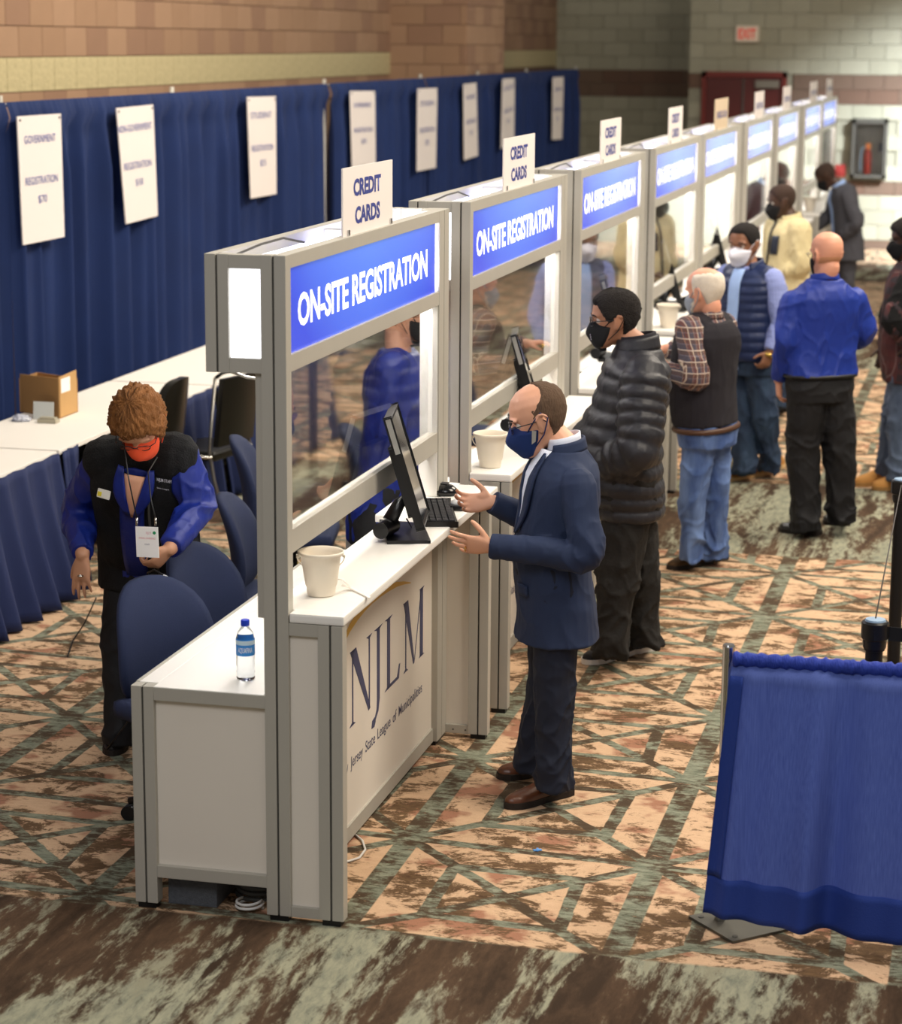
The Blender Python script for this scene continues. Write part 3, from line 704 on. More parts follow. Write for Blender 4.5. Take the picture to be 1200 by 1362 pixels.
class Head:
    def __init__(s, c, face, up=(0, 0, 1), k=1.0):
        s.c = Vector(c); F = Vector(face).normalized(); U = Vector(up); U = (U-F*U.dot(F)).normalized(); s.F, s.U, s.R, s.k = F, U, F.cross(U), k
    def w(s, p): return s.c+(s.R*p[0]+s.F*p[1]+s.U*p[2])*s.k
    def add(s, bm, nose=True):
        rings = []
        for (z, _, _, _) in HEADROWS: rings.append([s.w(head_pt(z, -k*2*PI/28)) for k in range(28)])
        loft(bm, rings); K = s.k
        if nose:
            limb(bm, [s.w((0, .080, .012)), s.w((0, .098, -.012)), s.w((0, .110, -.034))], [.009*K, .011*K, .014*K], 8, 3)
            for x in (-1, 1): ell(bm, s.w((x*.011, .099, -.037)), s.R, s.F, s.U, .008*K, .009*K, .008*K, 8, 5)
            ell(bm, s.w((0, .084, -.066)), s.R, s.F, s.U, .024*K, .012*K, .010*K, 8, 5)
        for x in (-1, 1):
            limb(bm, [s.w((x*.055, .078, .023)), s.w((x*.03, .091, .028)), s.w((x*.008, .091, .022))], [.006*K]*3, 7, 3)
            # ear: rim, lobe, bowl
            e0 = s.w((x*.078, -.010, -.008)); R2 = (s.R*x*.86-s.F*.5).normalized(); F2 = (s.F*.86+s.R*x*.5).normalized()
            ell(bm, e0, R2, F2, s.U, .006*K, .017*K, .031*K, 10, 7)
            limb(bm, [s.w((x*.075, .006, -.036)), s.w((x*.082, .008, .006)), s.w((x*.088, -.008, .024)), s.w((x*.089, -.026, .012)), s.w((x*.083, -.022, -.018)), s.w((x*.077, -.004, -.038))], [.0055*K]*6, 6, 3)
    def disp(s, inner=None):
        def f(co, no):
            rel = (co-np.array(s.c))/s.k; x = rel@np.array(s.R); y = rel@np.array(s.F); z = rel@np.array(s.U)
            push = np.zeros(len(co))
            for sx in (-1, 1):
                d = ((x-sx*.032)/.017)**2+((z-.002)/.011)**2; push += -.010*np.exp(-d)*(y > .03)
            push += -.004*np.exp(-(((np.abs(x)-.079)/.010)**2+((y+.006)/.012)**2+((z+.002)/.015)**2))
            co = co+np.array(s.F)[None, :]*push[:, None]*s.k
            return inner(co, no) if inner else co
        return f
    def shell(s, name, m, parent, pred, out=.008, inn=-.012, nz=30, na=64, noise_=0.0, nsc=60, zlo=-.118, zhi=.1195, front=0.0, sub=None, k=1.0):
        """a closed layer over the head where pred(z,a)>0, tucked under the skin elsewhere"""
        bm = bmesh.new(); rings = []
        for i in range(nz+1):
            z = zlo+(zhi-zlo)*i/nz; rg = []
            for j in range(na):
                a = -j*2*PI/na; aa = math.atan2(math.sin(a), math.cos(a)); p = pred(z, aa); t = max(0, min(1, p*.5+.5))
                o = inn+(out-inn)*t
                if noise_ and t > .2: o += noise_*mnoise.noise(Vector((math.sin(aa)*nsc*.1, math.cos(aa)*nsc*.1, z*nsc)))+noise_*.6*mnoise.noise(Vector((math.sin(aa)*nsc*.3, math.cos(aa)*nsc*.3, z*nsc*2)))
                q = head_pt(z, aa, o*k)
                if front: q.y += front*max(0, math.cos(aa))**3*math.exp(-((z+.045)/.040)**2)*t
                rg.append(s.w(q))
            rings.append(rg)
        loft(bm, rings); me = bpy.data.meshes.new(name); bmesh.ops.recalc_face_normals(bm, faces=bm.faces[:]); bm.to_mesh(me); bm.free()
        me.polygons.foreach_set('use_smooth', [True]*len(me.polygons))
        o = link(name, me, m, parent); return o
def sstep(x, w): return max(-1, min(1, x/w))
def add_eyes(h, parent, iris):
    for x in (-1, 1):
        bm = bmesh.new(); c = h.w((x*.032, .0715, .003)); ell(bm, c, h.R, h.F, h.U, .0120*h.k, .0120*h.k, .0120*h.k, 12, 8)
        me = bpy.data.meshes.new('eye'); bm.to_mesh(me); bm.free(); me.polygons.foreach_set('use_smooth', [True]*len(me.polygons)); e = link('eye', me, EYEW, parent)
        mb = MB(); mb.lathe([(0, .0), (.0055, -.0004), (.0058, -.002), (.003, -.003), (0, -.003)], 14, Matrix.Translation(h.w((x*.032, .0842, .003))) @ Matrix((h.R, h.U, h.F)).transposed().to_4x4()); mb.build('iris', iris, e)
        mb = MB(); mb.tube([h.w((x*.018, .086, .006)), h.w((x*.025, .0875, .0115)), h.w((x*.035, .0865, .012)), h.w((x*.046, .081, .006))], .0022*h.k, 6); mb.build('eyelid', parent.data.materials[0], parent, smooth=True)
        mb = MB(); mb.tube([h.w((x*.014, .092, .022)), h.w((x*.03, .095, .029)), h.w((x*.048, .085, .026)), h.w((x*.056, .078, .020))], [.002, .004, .0035, .0015], 6); mb.build('eyebrow', BROW, parent, smooth=True)
def add_glasses(h, parent, m, lens, half=False):
    mb = MB(); K = h.k
    for x in (-1, 1):
        pts = [(x*(.032+.024*math.cos(t)*(1 if abs(math.cos(t)) > .5 else 1)), .1035-.012*max(0, abs(math.cos(t)) if x*math.cos(t)*x > 0 else 0)*.6, -.002+.016*math.sin(t)) for t in [k*2*PI/20 for k in range(20)]]
        P = [h.w(p) for p in pts]; 
        mb.tube(P+[P[0], P[1]], .0017*K, 6)
        mb.tube([h.w((x*.056, .098, .004)), h.w((x*.074, .085, .006)), h.w((x*.082, .03, .004)), h.w((x*.083, -.012, .004)), h.w((x*.083, -.028, -.012))], .0018*K, 6)
    mb.tube([h.w((-.009, .104, .002)), h.w((0, .107, .004)), h.w((.009, .104, .002))], .0016*K, 6)
    g = mb.build('glasses', m, parent, smooth=True)
    for x in (-1, 1):
        mb = MB(); mb.prism([h.w((x*(.032+.023*math.cos(t)), .1025, -.002+.015*math.sin(t))) for t in [k*2*PI/16 for k in range(16)]], 0, h.F*.0012); mb.build('lens', lens, g)
def add_mask(h, parent, m, point=.03, strapm=None, top=-.006, low=-.118, wide=1.30):
    def pred(z, a):
        e = abs(a)/wide
        t = min((top+.012*max(0, 1-abs(a)/.35)-.020*min(1, e)-z)/.006, (z-low-.012*min(1, e)+.004)/.006, (1-e)/.08)
        return max(-1, min(1, t))
    o = h.shell('face_mask', m, parent, pred, out=.0085, inn=-.010, nz=40, na=72, zlo=-.130, zhi=.03, front=point)
    for x in (-1, 1):
        mb = MB(); mb.tube([h.w((x*.062, .052, -.024)), h.w((x*.074, .02, .006)), h.w((x*.088, -.012, .030)), h.w((x*.094, -.030, .006)), h.w((x*.080, .0, -.045)), h.w((x*.066, .040, -.078))], .0022*h.k, 6)
        mb.build('mask_strap', strapm or m, o, smooth=True)
    return o
def add_hand(bm, wrist, d, n, thumb, curl=(.3, .3, .3, .3), spread=.10, thumb_out=.75, k=1.0, tcurl=.25, length=1.0):
    """palm + five fingers. d: wrist to knuckles, n: the way the palm faces, thumb: +-1 side"""
    d = Vector(d).normalized(); n = Vector(n); n = (n-d*n.dot(d)).normalized(); t = d.cross(n)*thumb; w = Vector(wrist)
    rings = []
    for (s, hw, ht, off) in ((-.02, .027, .020, 0), (.0, .028, .019, 0), (.025, .036, .018, .002), (.055, .042, .016, 0), (.085, .042, .014, 0), (.096, .040, .011, 0)):
        rings.append(supring(w+d*s*k+t*off*k, t, n, hw*k, ht*k, ht*k, 16, 2.4))
    if thumb < 0: rings = [r[::-1] for r in rings]
    loft(bm, rings)
    ell(bm, w+(d*.032+t*.022+n*.010)*k, t, n, d, .016*k, .014*k, .028*k)
    for i, (off, L, r, ba) in enumerate(((.031, .074, .0095, .090), (.0105, .082, .0098, .094), (-.0105, .076, .0092, .091), (-.031, .060, .0082, .083))):
        c = curl[i]; ang = spread*(1.2-i*.8); dd = (d*math.cos(ang)+t*math.sin(ang)).normalized()
        p = w+(d*(ba-.02)+t*off)*k; pts = [p, p+dd*.02*k]; rad = [r*k, r*k]; a = 0
        for j, fl in enumerate((.46, .30, .24)):
            a += c*(1.0, 1.25, .9)[j]; pts.append(pts[-1]+(dd*math.cos(a)+n*math.sin(a))*L*fl*k*length); rad.append(r*k*(.93, .86, .72)[j])
        limb(bm, pts, rad, 8, 3)
    b = w+(d*.018+t*.026+n*.006)*k; td = (t*thumb_out+d*(1-thumb_out*.45)+n*.25).normalized(); t2 = (td+d*.35+n*tcurl).normalized()
    limb(bm, [b, b+td*.036*k, b+td*.036*k+t2*.032*k, b+td*.036*k+t2*.032*k+(t2+d*.2).normalized()*.022*k], [.0135*k, .012*k, .0108*k, .0085*k], 8, 3)
def add_shoe(parent, heel, toe, m, sole, h=.085, name='shoe', w=.048, ztop=.10, ankle=None):
    heel = Vector(heel); toe = Vector(toe); F = (toe-heel); F.z = 0; L = F.length; F.normalize(); R = Vector((F.y, -F.x, 0)); bm = bmesh.new(); rings = []
    for (s, hw, ht) in ((.0, .55, .45), (.03, .80, .80), (.12, .92, 1.0), (.28, .92, 1.12), (.42, .88, 1.0), (.58, 1.0, .74), (.74, 1.08, .60), (.88, .92, .50), (.96, .62, .42), (1.0, .30, .30)):
        c = heel+F*L*s; rg = []
        for k in range(16):
            a = k*2*PI/16; x = math.cos(a)*w*hw; z = .018+(max(0, math.sin(a))**.85)*h*ht if math.sin(a) > 0 else .018-.0*1
            if math.sin(a) <= 0: z = .016; x *= .98
            rg.append(Vector((c.x, c.y, 0))+R*x+Vector((0, 0, z)))
        rings.append(rg)
    loft(bm, rings)
    if ankle is not None: limb(bm, [heel+F*L*.25+Vector((0, 0, .06)), Vector(ankle)], [.042, .045], 12, 2)
    o = vox(bm, name, .005, m, parent, smooth=3)
    mb = MB(); pts = []
    prof = ((0, .5), (.04, .82), (.15, .95), (.35, .90), (.5, .92), (.72, 1.12), (.88, .98), (.97, .62), (1.02, .2))
    for s, hw in prof: pts.append(heel+F*L*s+R*w*hw*1.06)
    for s, hw in prof[::-1]: pts.append(heel+F*L*s-R*w*hw*1.06)
    mb.prism([Vector((p.x, p.y, .002)) for p in pts], 0, (0, 0, .024)); s_ = mb.build('sole', sole, o)
    return o

TORSO = [(-.30, .165, .105, .120), (-.12, .172, .112, .125), (.0, .172, .112, .125), (.16, .160, .110, .105), (.34, .150, .110, .095), (.52, .160, .118, .100), (.70, .178, .122, .112), (.82, .170, .110, .112), (.90, .132, .085, .095), (.96, .085, .062, .070), (1.02, .060, .052, .055)]
class Body:
    """J: dict of world joints; f: the way the chest faces"""
    def __init__(s, J, f, belly=0.0, k=1.0, wide=1.0):
        s.J = {a: Vector(b) for a, b in J.items()}; J = s.J; s.f = Vector(f).normalized(); s.belly = belly; s.k = k; s.wide = wide
        s.hip = (J['hL']+J['hR'])/2; s.sh = (J['sL']+J['sR'])/2; s.neck = J['neck']
        s.chest = J.get('chest', s.hip.lerp(s.sh, .62)+s.f*.0)
        s.axis = catmull([s.hip, s.chest, s.neck], 12)
    def spine(s, t):
        if t <= 0:
            d = Vector((0, 0, 1)); p = s.hip+d*t*.55*(1 if 'drop' not in s.J else 1); return p, d
        x = t*24; i = min(int(x), 23); p = s.axis[i].lerp(s.axis[i+1], min(1.2, x-i)); d = (s.axis[min(i+1, 24)]-s.axis[max(i-1, 0)]).normalized(); return p, d
    def ring(s, t, ease=0.0, seg=28, grow=(1, 1, 1)):
        T = TORSO; k = 0
        while k < len(T)-2 and T[k+1][0] < t: k += 1
        A, B = T[k], T[k+1]; u = max(0, min(1, (t-A[0])/(B[0]-A[0])))
        w, f, b = (vlerp(A[i], B[i], u) for i in (1, 2, 3))
        p, d = s.spine(t)
        R = (s.J['hR']-s.J['hL']).normalized().lerp((s.J['sR']-s.J['sL']).normalized(), max(0, min(1, t)))
        R = (R-d*R.dot(d)).normalized(); F = d.cross(R)*1.0
        if F.dot(s.f) < 0: F = -F
        bel = s.belly*math.exp(-((t-.25)/.28)**2)
        return supring(p, R, F, (w*s.wide*s.k+ease+bel*.45)*grow[0], (f*s.k+ease+bel)*grow[1], (b*s.k+ease)*grow[2], seg)
    def torso(s, bm, lo, hi, ease=0.0, n=26, quilt=None, seg=28, hemout=0.0):
        rings = []; q = n if not quilt else max(n, int((hi-lo)*.55/quilt[0]*7))
        for i in range(q+1):
            t = lo+(hi-lo)*i/q; e = ease
            if quilt:
                e += -quilt[1]+quilt[1]*abs(math.sin(PI*(t-lo)*.55/quilt[0]))**.6
            if hemout: e += hemout*max(0, 1-(t-lo)/.35)
            rings.append(s.ring(t, e, seg))
        loft(bm, rings)
    def yoke(s, bm, r, reach=1.0):
        J = s.J; p, d = s.spine(.93)
        for q in ('sL', 'sR'):
            a = p.lerp(J[q], reach); limb(bm, [a-d*.006, a.lerp(p, .5)-d*.002, p-d*.004], [r, r*.88, r*.74], 14, 4)
    def arm(s, bm, side, r=(.056, .045, .040, .030), up_to=1.0, **kw):
        J = s.J; a, b, c = J['s'+side], J['e'+side], J['w'+side]; end = b.lerp(c, up_to); r = [x*s.k for x in r]
        limb(bm, [a, a.lerp(b, .5), b, b.lerp(end, .5), end], [r[0], (r[0]+r[1])/2, r[1], (r[1]+r[2])/2 if len(r) < 4 else r[2], r[-1]], **kw)
    def leg(s, bm, side, r=(.085, .058, .055, .040), up_to=1.0, **kw):
        J = s.J; a, b, c = J['h'+side], J['k'+side], J['a'+side]; end = b.lerp(c, up_to)
        limb(bm, [a, a.lerp(b, .5), b, b.lerp(end, .45), end], [r[0], (r[0]+r[1])/2, r[1], r[2], r[3]], **kw)
    def skin(s, name, label, m, head, size, hands=(), group=None, legs=True):
        bm = bmesh.new(); head.add(bm)
        limb(bm, [s.neck-(head.c-s.neck).normalized()*.03, head.w((0, -.030, -.07))], [.058*s.k, .054*s.k], 16, 4)
        s.torso(bm, -.1, .98, -.016)
        for sd in 'LR':
            s.arm(bm, sd)
            if legs: s.leg(bm, sd, (.075, .048, .045, .034))
        for hd in hands: add_hand(bm, **hd)
        o = vox(bm, name, size, m, None, smooth=3, disp=head.disp(), fac=.45)
        tag(o, label, 'person', group); return o
def J_(Y, **kw):
    return {k: aty(v[0], v[1], Y+(v[2] if len(v) > 2 else 0)) for k, v in kw.items()}
def bones(n, J):
    L = lambda a, b: round((J[a]-J[b]).length, 3)
    return L('sL', 'eL')
# ================================================================ people: cloth and skin
SK_L = mat('fair_skin', 'D9A283', .5, var=.06, vscale=14, bump=.04, bscale=200); SK_R = mat('ruddy_skin', 'DFA084', .5, var=.08, vscale=10)
SK_T = mat('tan_skin', 'C08D6E', .5, var=.08, vscale=12); SK_M = mat('medium_brown_skin', 'A9765A', .5, var=.06, vscale=12); SK_D = mat('dark_brown_skin', '4A3226', .45, var=.08, vscale=12)
SK_B = mat('brown_skin', '8E6148', .5, var=.06, vscale=12)
EYEW = mat('eye_white', 'DCD6CE', .2); IRIS = mat('brown_iris', '2E1D12', .2); BROW = mat('dark_brow_hair', '2B211B', .9)
H_BR = mat('greying_brown_hair', '5A4636', .95, var=.35, vscale=90, bump=.6, bscale=160, stretch=(1, 1, .3)); H_BK = mat('black_curly_hair', '1C1715', .95, var=.3, vscale=120, bump=.9, bscale=150)
H_WH = mat('white_hair', 'D9CEBF', .9, var=.10, vscale=60, bump=.5, bscale=150); H_AU = mat('auburn_hair', '7E4F22', .75, var=.45, vscale=30, bump=1.0, bscale=110, stretch=(1, 1, .35))
H_SH = mat('shaved_dark_hair', '3A2A22', .9, var=.1, vscale=80)
SUIT = mat('navy_suit_wool', '1C2A48', .8, var=.12, vscale=5, bump=.25, bscale=9, stretch=(1, 1, .7)); SUITP = mat('dark_navy_trouser_wool', '131A2C', .82, var=.1, vscale=5, bump=.1, bscale=500)
SHIRTW = mat('white_striped_shirt', 'DDE2F0', .75); SHIRTLB = None
LEATHER = mat('brown_leather', '5A3522', .35, var=.2, vscale=20); SOLED = mat('dark_sole', '1E1612', .7); SOLEW = mat('white_sole', 'D9D3CB', .7)
PUFF = mat('black_puffer_nylon', '24242A', .52, var=.15, vscale=8, bump=.25, bscale=45); BLACKJ = mat('washed_black_denim', '191715', .85, var=.25, vscale=9, bump=.3, bscale=60)
BLACKC = mat('black_trouser_cloth', '0E0E12', .75, var=.15, vscale=8); KNIT = mat('charcoal_knit', '1B1820', .9, var=.12, vscale=6, bump=.3, bscale=300)
NAVYV = mat('navy_quilted_nylon', '16264F', .5, var=.12, vscale=7, bump=.15, bscale=50); ROYAL = mat('royal_blue_shirt', '12308F', .55, var=.12, vscale=6, bump=.2, bscale=40)
ROYALW = mat('bright_blue_shirt', '0D2378', .5, var=.15, vscale=9, bump=.3, bscale=30); FLEECE_B = mat('black_fleece', '0D0D0F', .95, var=.2, vscale=20, bump=.5, bscale=150)
FLEECE = mat('cream_fleece', 'D6C79B', .95, var=.08, vscale=30, bump=.7, bscale=90); GREYS = mat('grey_suit_wool', '4B4B52', .85, var=.1, vscale=8, bump=.2, bscale=200)
TANSHOE = mat('tan_suede', 'A8742F', .8, var=.15, vscale=20); TANBOOT = mat('wheat_nubuck', 'C08A4A', .85, var=.1, vscale=20); MOC = mat('brown_moccasin_suede', '4F3A22', .85, var=.2, vscale=20)
MASKB = mat('navy_cloth_mask', '102C63', .85, var=.05, vscale=10, bump=.2, bscale=300); MASKK = mat('black_cloth_mask', '0C0C10', .85); MASKW = mat('white_cup_mask', 'DAD9E4', .8); MASKO = mat('orange_cloth_mask', 'E8532C', .8)
MASKG = mat('grey_mask_patch', 'A9A69C', .8)
GLF = mat('dark_glasses_frame', '17151C', .3); LENS = mat('violet_tinted_lens', 'B9A8F0', .05, trans=.85, ior=1.3); LENSC = mat('clear_lens', 'FFFFFF', .03, trans=1, ior=1.2)
SILVER = mat('silver', 'C9C5BC', .2, 1); CLEARP = mat('clear_plastic_sleeve', 'F2EFEC', .3)
def pattern(name, base, bands, rough=.8, bump=.1):
    """woven stripes or checks: bands = (axis, period, offset, width, colour, strength)"""
    m = bpy.data.materials.new(name); m.use_nodes = True; nt = m.node_tree; N = nt.nodes; L = nt.links; b = N['Principled BSDF']; b.inputs['Roughness'].default_value = rough
    tc = N.new('ShaderNodeTexCoord'); sp = N.new('ShaderNodeSeparateXYZ'); L.new(tc.outputs['Object'], sp.inputs[0]); cur = None
    for ax, per, off, wd, colr, st in bands:
        if ax == 'd':
            a0 = N.new('ShaderNodeMath'); a0.operation = 'ADD'; L.new(sp.outputs[0], a0.inputs[0]); L.new(sp.outputs[1], a0.inputs[1]); src = a0.outputs[0]
        else: src = sp.outputs['xyz'.index(ax)]
        a = N.new('ShaderNodeMath'); a.operation = 'MULTIPLY_ADD'; L.new(src, a.inputs[0]); a.inputs[1].default_value = 1/per; a.inputs[2].default_value = off+50
        f = N.new('ShaderNodeMath'); f.operation = 'FRACT'; L.new(a.outputs[0], f.inputs[0])
        g = N.new('ShaderNodeMath'); g.operation = 'LESS_THAN'; L.new(f.outputs[0], g.inputs[0]); g.inputs[1].default_value = wd
        h = N.new('ShaderNodeMath'); h.operation = 'MULTIPLY'; L.new(g.outputs[0], h.inputs[0]); h.inputs[1].default_value = st
        mx = N.new('ShaderNodeMix'); mx.data_type = 'RGBA'; L.new(h.outputs[0], mx.inputs[0]); mx.inputs[7].default_value = lin(colr)
        if cur is None: mx.inputs[6].default_value = lin(base)
        else: L.new(cur, mx.inputs[6])
        cur = mx.outputs[2]
    L.new(cur, b.inputs['Base Color']); return m
PLAID = pattern('brown_plaid_cotton', '4A4552', [('d', .060, 0, .40, '6B3A30', .75), ('z', .060, .1, .40, '5A4038', .6), ('d', .060, .70, .07, 'D9C9B4', .9), ('z', .060, .72, .07, 'D9C9B4', .85), ('d', .060, .12, .04, 'C98E6A', .7), ('z', .03, .3, .05, 'B8B4C4', .5)])
CHECK = pattern('dark_red_check_cotton', '2A1F26', [('d', .08, 0, .45, '5A2524', .8), ('z', .08, 0, .45, '4A2324', .7), ('d', .08, .7, .05, '8A7A78', .5)])
STRIPE = pattern('light_blue_check_shirt', '8E9AD0', [('d', .022, 0, .18, '6A76B0', .6), ('z', .030, 0, .14, '7480BA', .5)])
SHIRTS = pattern('white_shirt_with_fine_stripe', 'E2E6F2', [('y', .012, 0, .14, 'A9B4D6', .7)])
LBLUE = mat('light_blue_shirt', '9BB6E4', .75)
def denim(name, a, b_, sc=4.0):
    m = mat(name, a, .85, var=.0, bump=.2, bscale=300); nt = m.node_tree; N = nt.nodes; L = nt.links; bs = N['Principled BSDF']
    tc = N.new('ShaderNodeTexCoord'); mp = N.new('ShaderNodeMapping'); mp.inputs['Scale'].default_value = (1, 1, .35); L.new(tc.outputs['Object'], mp.inputs[0])
    n = N.new('ShaderNodeTexNoise'); n.inputs['Scale'].default_value = sc*3; n.inputs['Detail'].default_value = 5; L.new(mp.outputs[0], n.inputs[0])
    r = N.new('ShaderNodeMapRange'); r.inputs[1].default_value = .35; r.inputs[2].default_value = .68; L.new(n.outputs['Fac'], r.inputs[0])
    mx = N.new('ShaderNodeMix'); mx.data_type = 'RGBA'; mx.inputs[6].default_value = lin(a); mx.inputs[7].default_value = lin(b_); L.new(r.outputs[0], mx.inputs[0]); L.new(mx.outputs[2], bs.inputs['Base Color']); return m
JEAN1 = denim('light_wash_denim', '3C5488', '6B86B8'); JEAN2 = denim('dark_wash_denim', '1E2C44', '33465F'); JEAN3 = denim('grey_blue_denim', '3A465C', '5A6880')

def hair_std(line=.055, side=-.02, nape=-.085, temple=1.15, bald=None):
    """hairline: height over the forehead, at the temples, nape; bald=(back angle limit, height) keeps only a fringe"""
    def pred(z, a):
        b = abs(a)
        if b < temple: lim = line+(side-line)*max(0, (b-.55)/(temple-.55))**1.5 if b > .55 else line
        elif b < 1.75: lim = side+(.012 if b > 1.45 else 0)
        else: lim = side+(nape-side)*min(1, (b-1.75)/.5)
        t = (z-lim)/.008
        if bald: t = min(t, (bald[1]-z+ (b-1.9)*.03)/.015, (b-bald[0])/.12)
        return max(-1, min(1, t))
    return pred
def trousers(B, parent, m, r=(.098, .078, .068, .072), top=.22, ease=.022, size=.008, amp=.006, name='trousers', upt=1.08, seed=1, spots=True, wob=.05):
    bm = bmesh.new(); B.torso(bm, -.16, top, ease, 12)
    for i, sd in enumerate('LR'): B.leg(bm, sd, r, up_to=upt, wob=wob, seed=seed+i, flat1=True, sub=7, seg=18)
    J = B.J; sp = [(tuple(J['k'+q]), .2, amp*1.2) for q in 'LR']+[(tuple(J['a'+q]), .28, amp*2.2) for q in 'LR']
    return vox(bm, name, size, m, parent, smooth=2, disp=folds(amp, 6, (1, 1, .8), seed, sp if spots else ()))
def top(B, parent, m, name, lo, ease=.02, hi=.985, arms='LR', r=(.070, .062, .055, .048), upt=.93, size=.008, amp=.006, quilt=None, seed=3, hemout=0.0, smooth=4, st=(1, 1, .6), wob=.04, collar=None, yoke=None):
    bm = bmesh.new(); B.torso(bm, lo, hi, ease, 26, quilt, hemout=hemout); B.yoke(bm, yoke if yoke else r[0]*.92)
    for i, sd in enumerate(arms): B.arm(bm, sd, r, up_to=upt, quilt=quilt, wob=0 if quilt else wob, seed=seed+i, flat1=True, sub=6, seg=18)
    if collar: collar(bm)
    J = B.J; sp = [(tuple(J['e'+q]), .18, amp*1.5) for q in arms]
    return vox(bm, name, size, m, parent, smooth=smooth, disp=folds(amp, 6.5, st, seed, sp) if amp else None)
def collar_ring(B, parent, m, name='collar', t0=.93, t1=1.04, r=.066, h=.045, lean=0, thick=.006, tilt=None, gap=.35, k=1.0):
    """stand or fold collar round the neck, open at the front"""
    p, d = B.spine(.985); f = B.f; f = (f-d*f.dot(d)).normalized(); R = f.cross(d); nb = MB()
    def fn(u, v):
        a = gap+(2*PI-2*gap)*u; o = f*math.cos(a)+R*math.sin(a)*1.08; rr = r*(1.12-.14*v)
        back = (1-math.cos(a))/2
        q = p+o*rr+d*(-.028+.030*back+h*v); return q, o
    nb.solid_grid(fn, 32, 4, thick); return nb.build(name, m, parent, smooth=True)

# ---------------------------------------------------------------- the man in the navy suit
Y = 1.50
J = J_(Y, neck=(750, 592), sL=(770, 646, -.155), sR=(738, 636, .165), eL=(778, 738, -.23), wL=(660, 727, -.22), eR=(748, 712, .22), wR=(660, 670, .10),
       hL=(742, 782, -.09), hR=(736, 772, .09), kL=(737, 915, -.11), kR=(728, 900, .10), aL=(737, 1040, -.13), aR=(706, 1012, .12))
bones('suit', J)
f = Vector((-.96, -.28, 0)); B = Body(J, f, belly=.048, k=.98)
hd = Head(aty(717, 556, Y), (-.90, -.22, -.33), k=1.13)
wl, wr = J['wL'], J['wR']
man = B.skin('person', 'balding man in a navy suit and blue mask holding both hands out at the counter', SK_L, hd, .0046, hands=(
    dict(wrist=wl+(wl-J['eL']).normalized()*.018, d=(-1, -.02, .02), n=(.05, .9, .35), thumb=-1, curl=(.10, .14, .20, .28), spread=.13, thumb_out=.85, k=.98),
    dict(wrist=wr+(wr-J['eR']).normalized()*.018, d=(-1, -.12, -.10), n=(-.12, -.85, .55), thumb=1, curl=(.45, .5, .55, .55), spread=.10, thumb_out=.9, k=.98)))
add_eyes(hd, man, IRIS); add_glasses(hd, man, GLF, LENS); mk = add_mask(hd, man, MASKB, .036, wide=1.46)
mb = MB(); mb.prism([hd.w(head_pt(z, a, .0105)) for z, a in ((-.020, -1.22), (-.066, -1.20), (-.060, -1.36), (-.026, -1.38))], 0, -hd.R*.002); mb.build('mask_patch', MASKG, mk)
mk['label'] = 'navy cloth mask'
hd.shell('hair', H_BR, man, hair_std(.07, -.012, -.088, 1.2, bald=None) if False else (lambda z, a: max(-1, min(1, min((abs(a)-1.22-max(0, (z-.03))*9.0)/.30, (z-(-.012 if abs(a) < 1.8 else -.012-(abs(a)-1.8)*.13))/.01))+.5*mnoise.noise(Vector((a*16, z*260, 0))))), out=.0045, noise_=.0025, nsc=90)
top(B, man, SUIT, 'suit_jacket', -.38, ease=.026, r=(.072, .066, .058, .050), upt=1.06, size=.006, amp=.0055, seed=5, hemout=.028)
trousers(B, man, SUITP, r=(.100, .082, .070, .074), size=.007, amp=.007, seed=8)
# shirt front, collar and lapels
p9, d9 = B.spine(.94); fl = [('shirt_front', SHIRTS, .034, .0305)]
def front_strip(nm, m, t0, t1, x0, x1, ease, thick, n=14, parent=man, BB=None, belly=True):
    """a strip of cloth lying on the chest from spine parameter t0 up to t1; x0,x1(u) are its left and right edges"""
    BB = BB or B; mb = MB()
    def fn(u, v):
        t = t0+(t1-t0)*u; p, d = BB.spine(t); R = (BB.J['sR']-BB.J['sL']).normalized(); R = (R-d*R.dot(d)).normalized(); F = d.cross(R)
        if F.dot(BB.f) < 0: F = -F
        rg = BB.ring(t, ease, 64); x = x0(u)+(x1(u)-x0(u))*v
        best = max((q for q in rg if (q-p).dot(F) > 0), key=lambda q: -abs((q-p).dot(R)-x)); near = [q for q in rg if (q-p).dot(F) > 0]
        near.sort(key=lambda q: abs((q-p).dot(R)-x)); a, b = near[0], near[1]; xa, xb = (a-p).dot(R), (b-p).dot(R)
        w_ = 0 if abs(xb-xa) < 1e-6 else max(0, min(1, (x-xa)/(xb-xa))); y = vlerp((a-p).dot(F), (b-p).dot(F), w_)
        return p+R*x+F*y, F
    mb.solid_grid(fn, n, 5, thick); return mb.build(nm, m, parent, smooth=True)
front_strip('shirt_front', SHIRTS, .42, .985, lambda u: -.012-.056*u, lambda u: .012+.056*u, .029, .010)
front_strip('lapel', SUIT, .40, .97, lambda u: -.008-.052*u-.045*math.sin(PI*min(1, u*1.0))**.7, lambda u: -.004-.050*u, .036, .010)
front_strip('lapel', SUIT, .40, .97, lambda u: .004+.050*u, lambda u: .008+.052*u+.045*math.sin(PI*min(1, u*1.0))**.7, .036, .010)
collar_ring(B, man, SHIRTW, 'shirt_collar', r=.061, h=.062, gap=.30)
collar_ring(B, man, SUIT, 'jacket_collar', r=.078, h=.042, gap=.95, thick=.010)
front_strip('pocket_flap', SUIT, -.02, .04, lambda u: -.135, lambda u: -.075, .034, .008, n=3)
lr = J['wL']+Vector((-.115, -.018, -.012)); mb = MB(); mb.tube([lr+Vector((0, .010*math.cos(t), .010*math.sin(t))) for t in [k*PI/6 for k in range(13)]], .0018, 6); mb.build('ring', mat('gold', 'D8A84A', .25, 1), man)
g = lambda x, y: at(x, y, 2, 0)
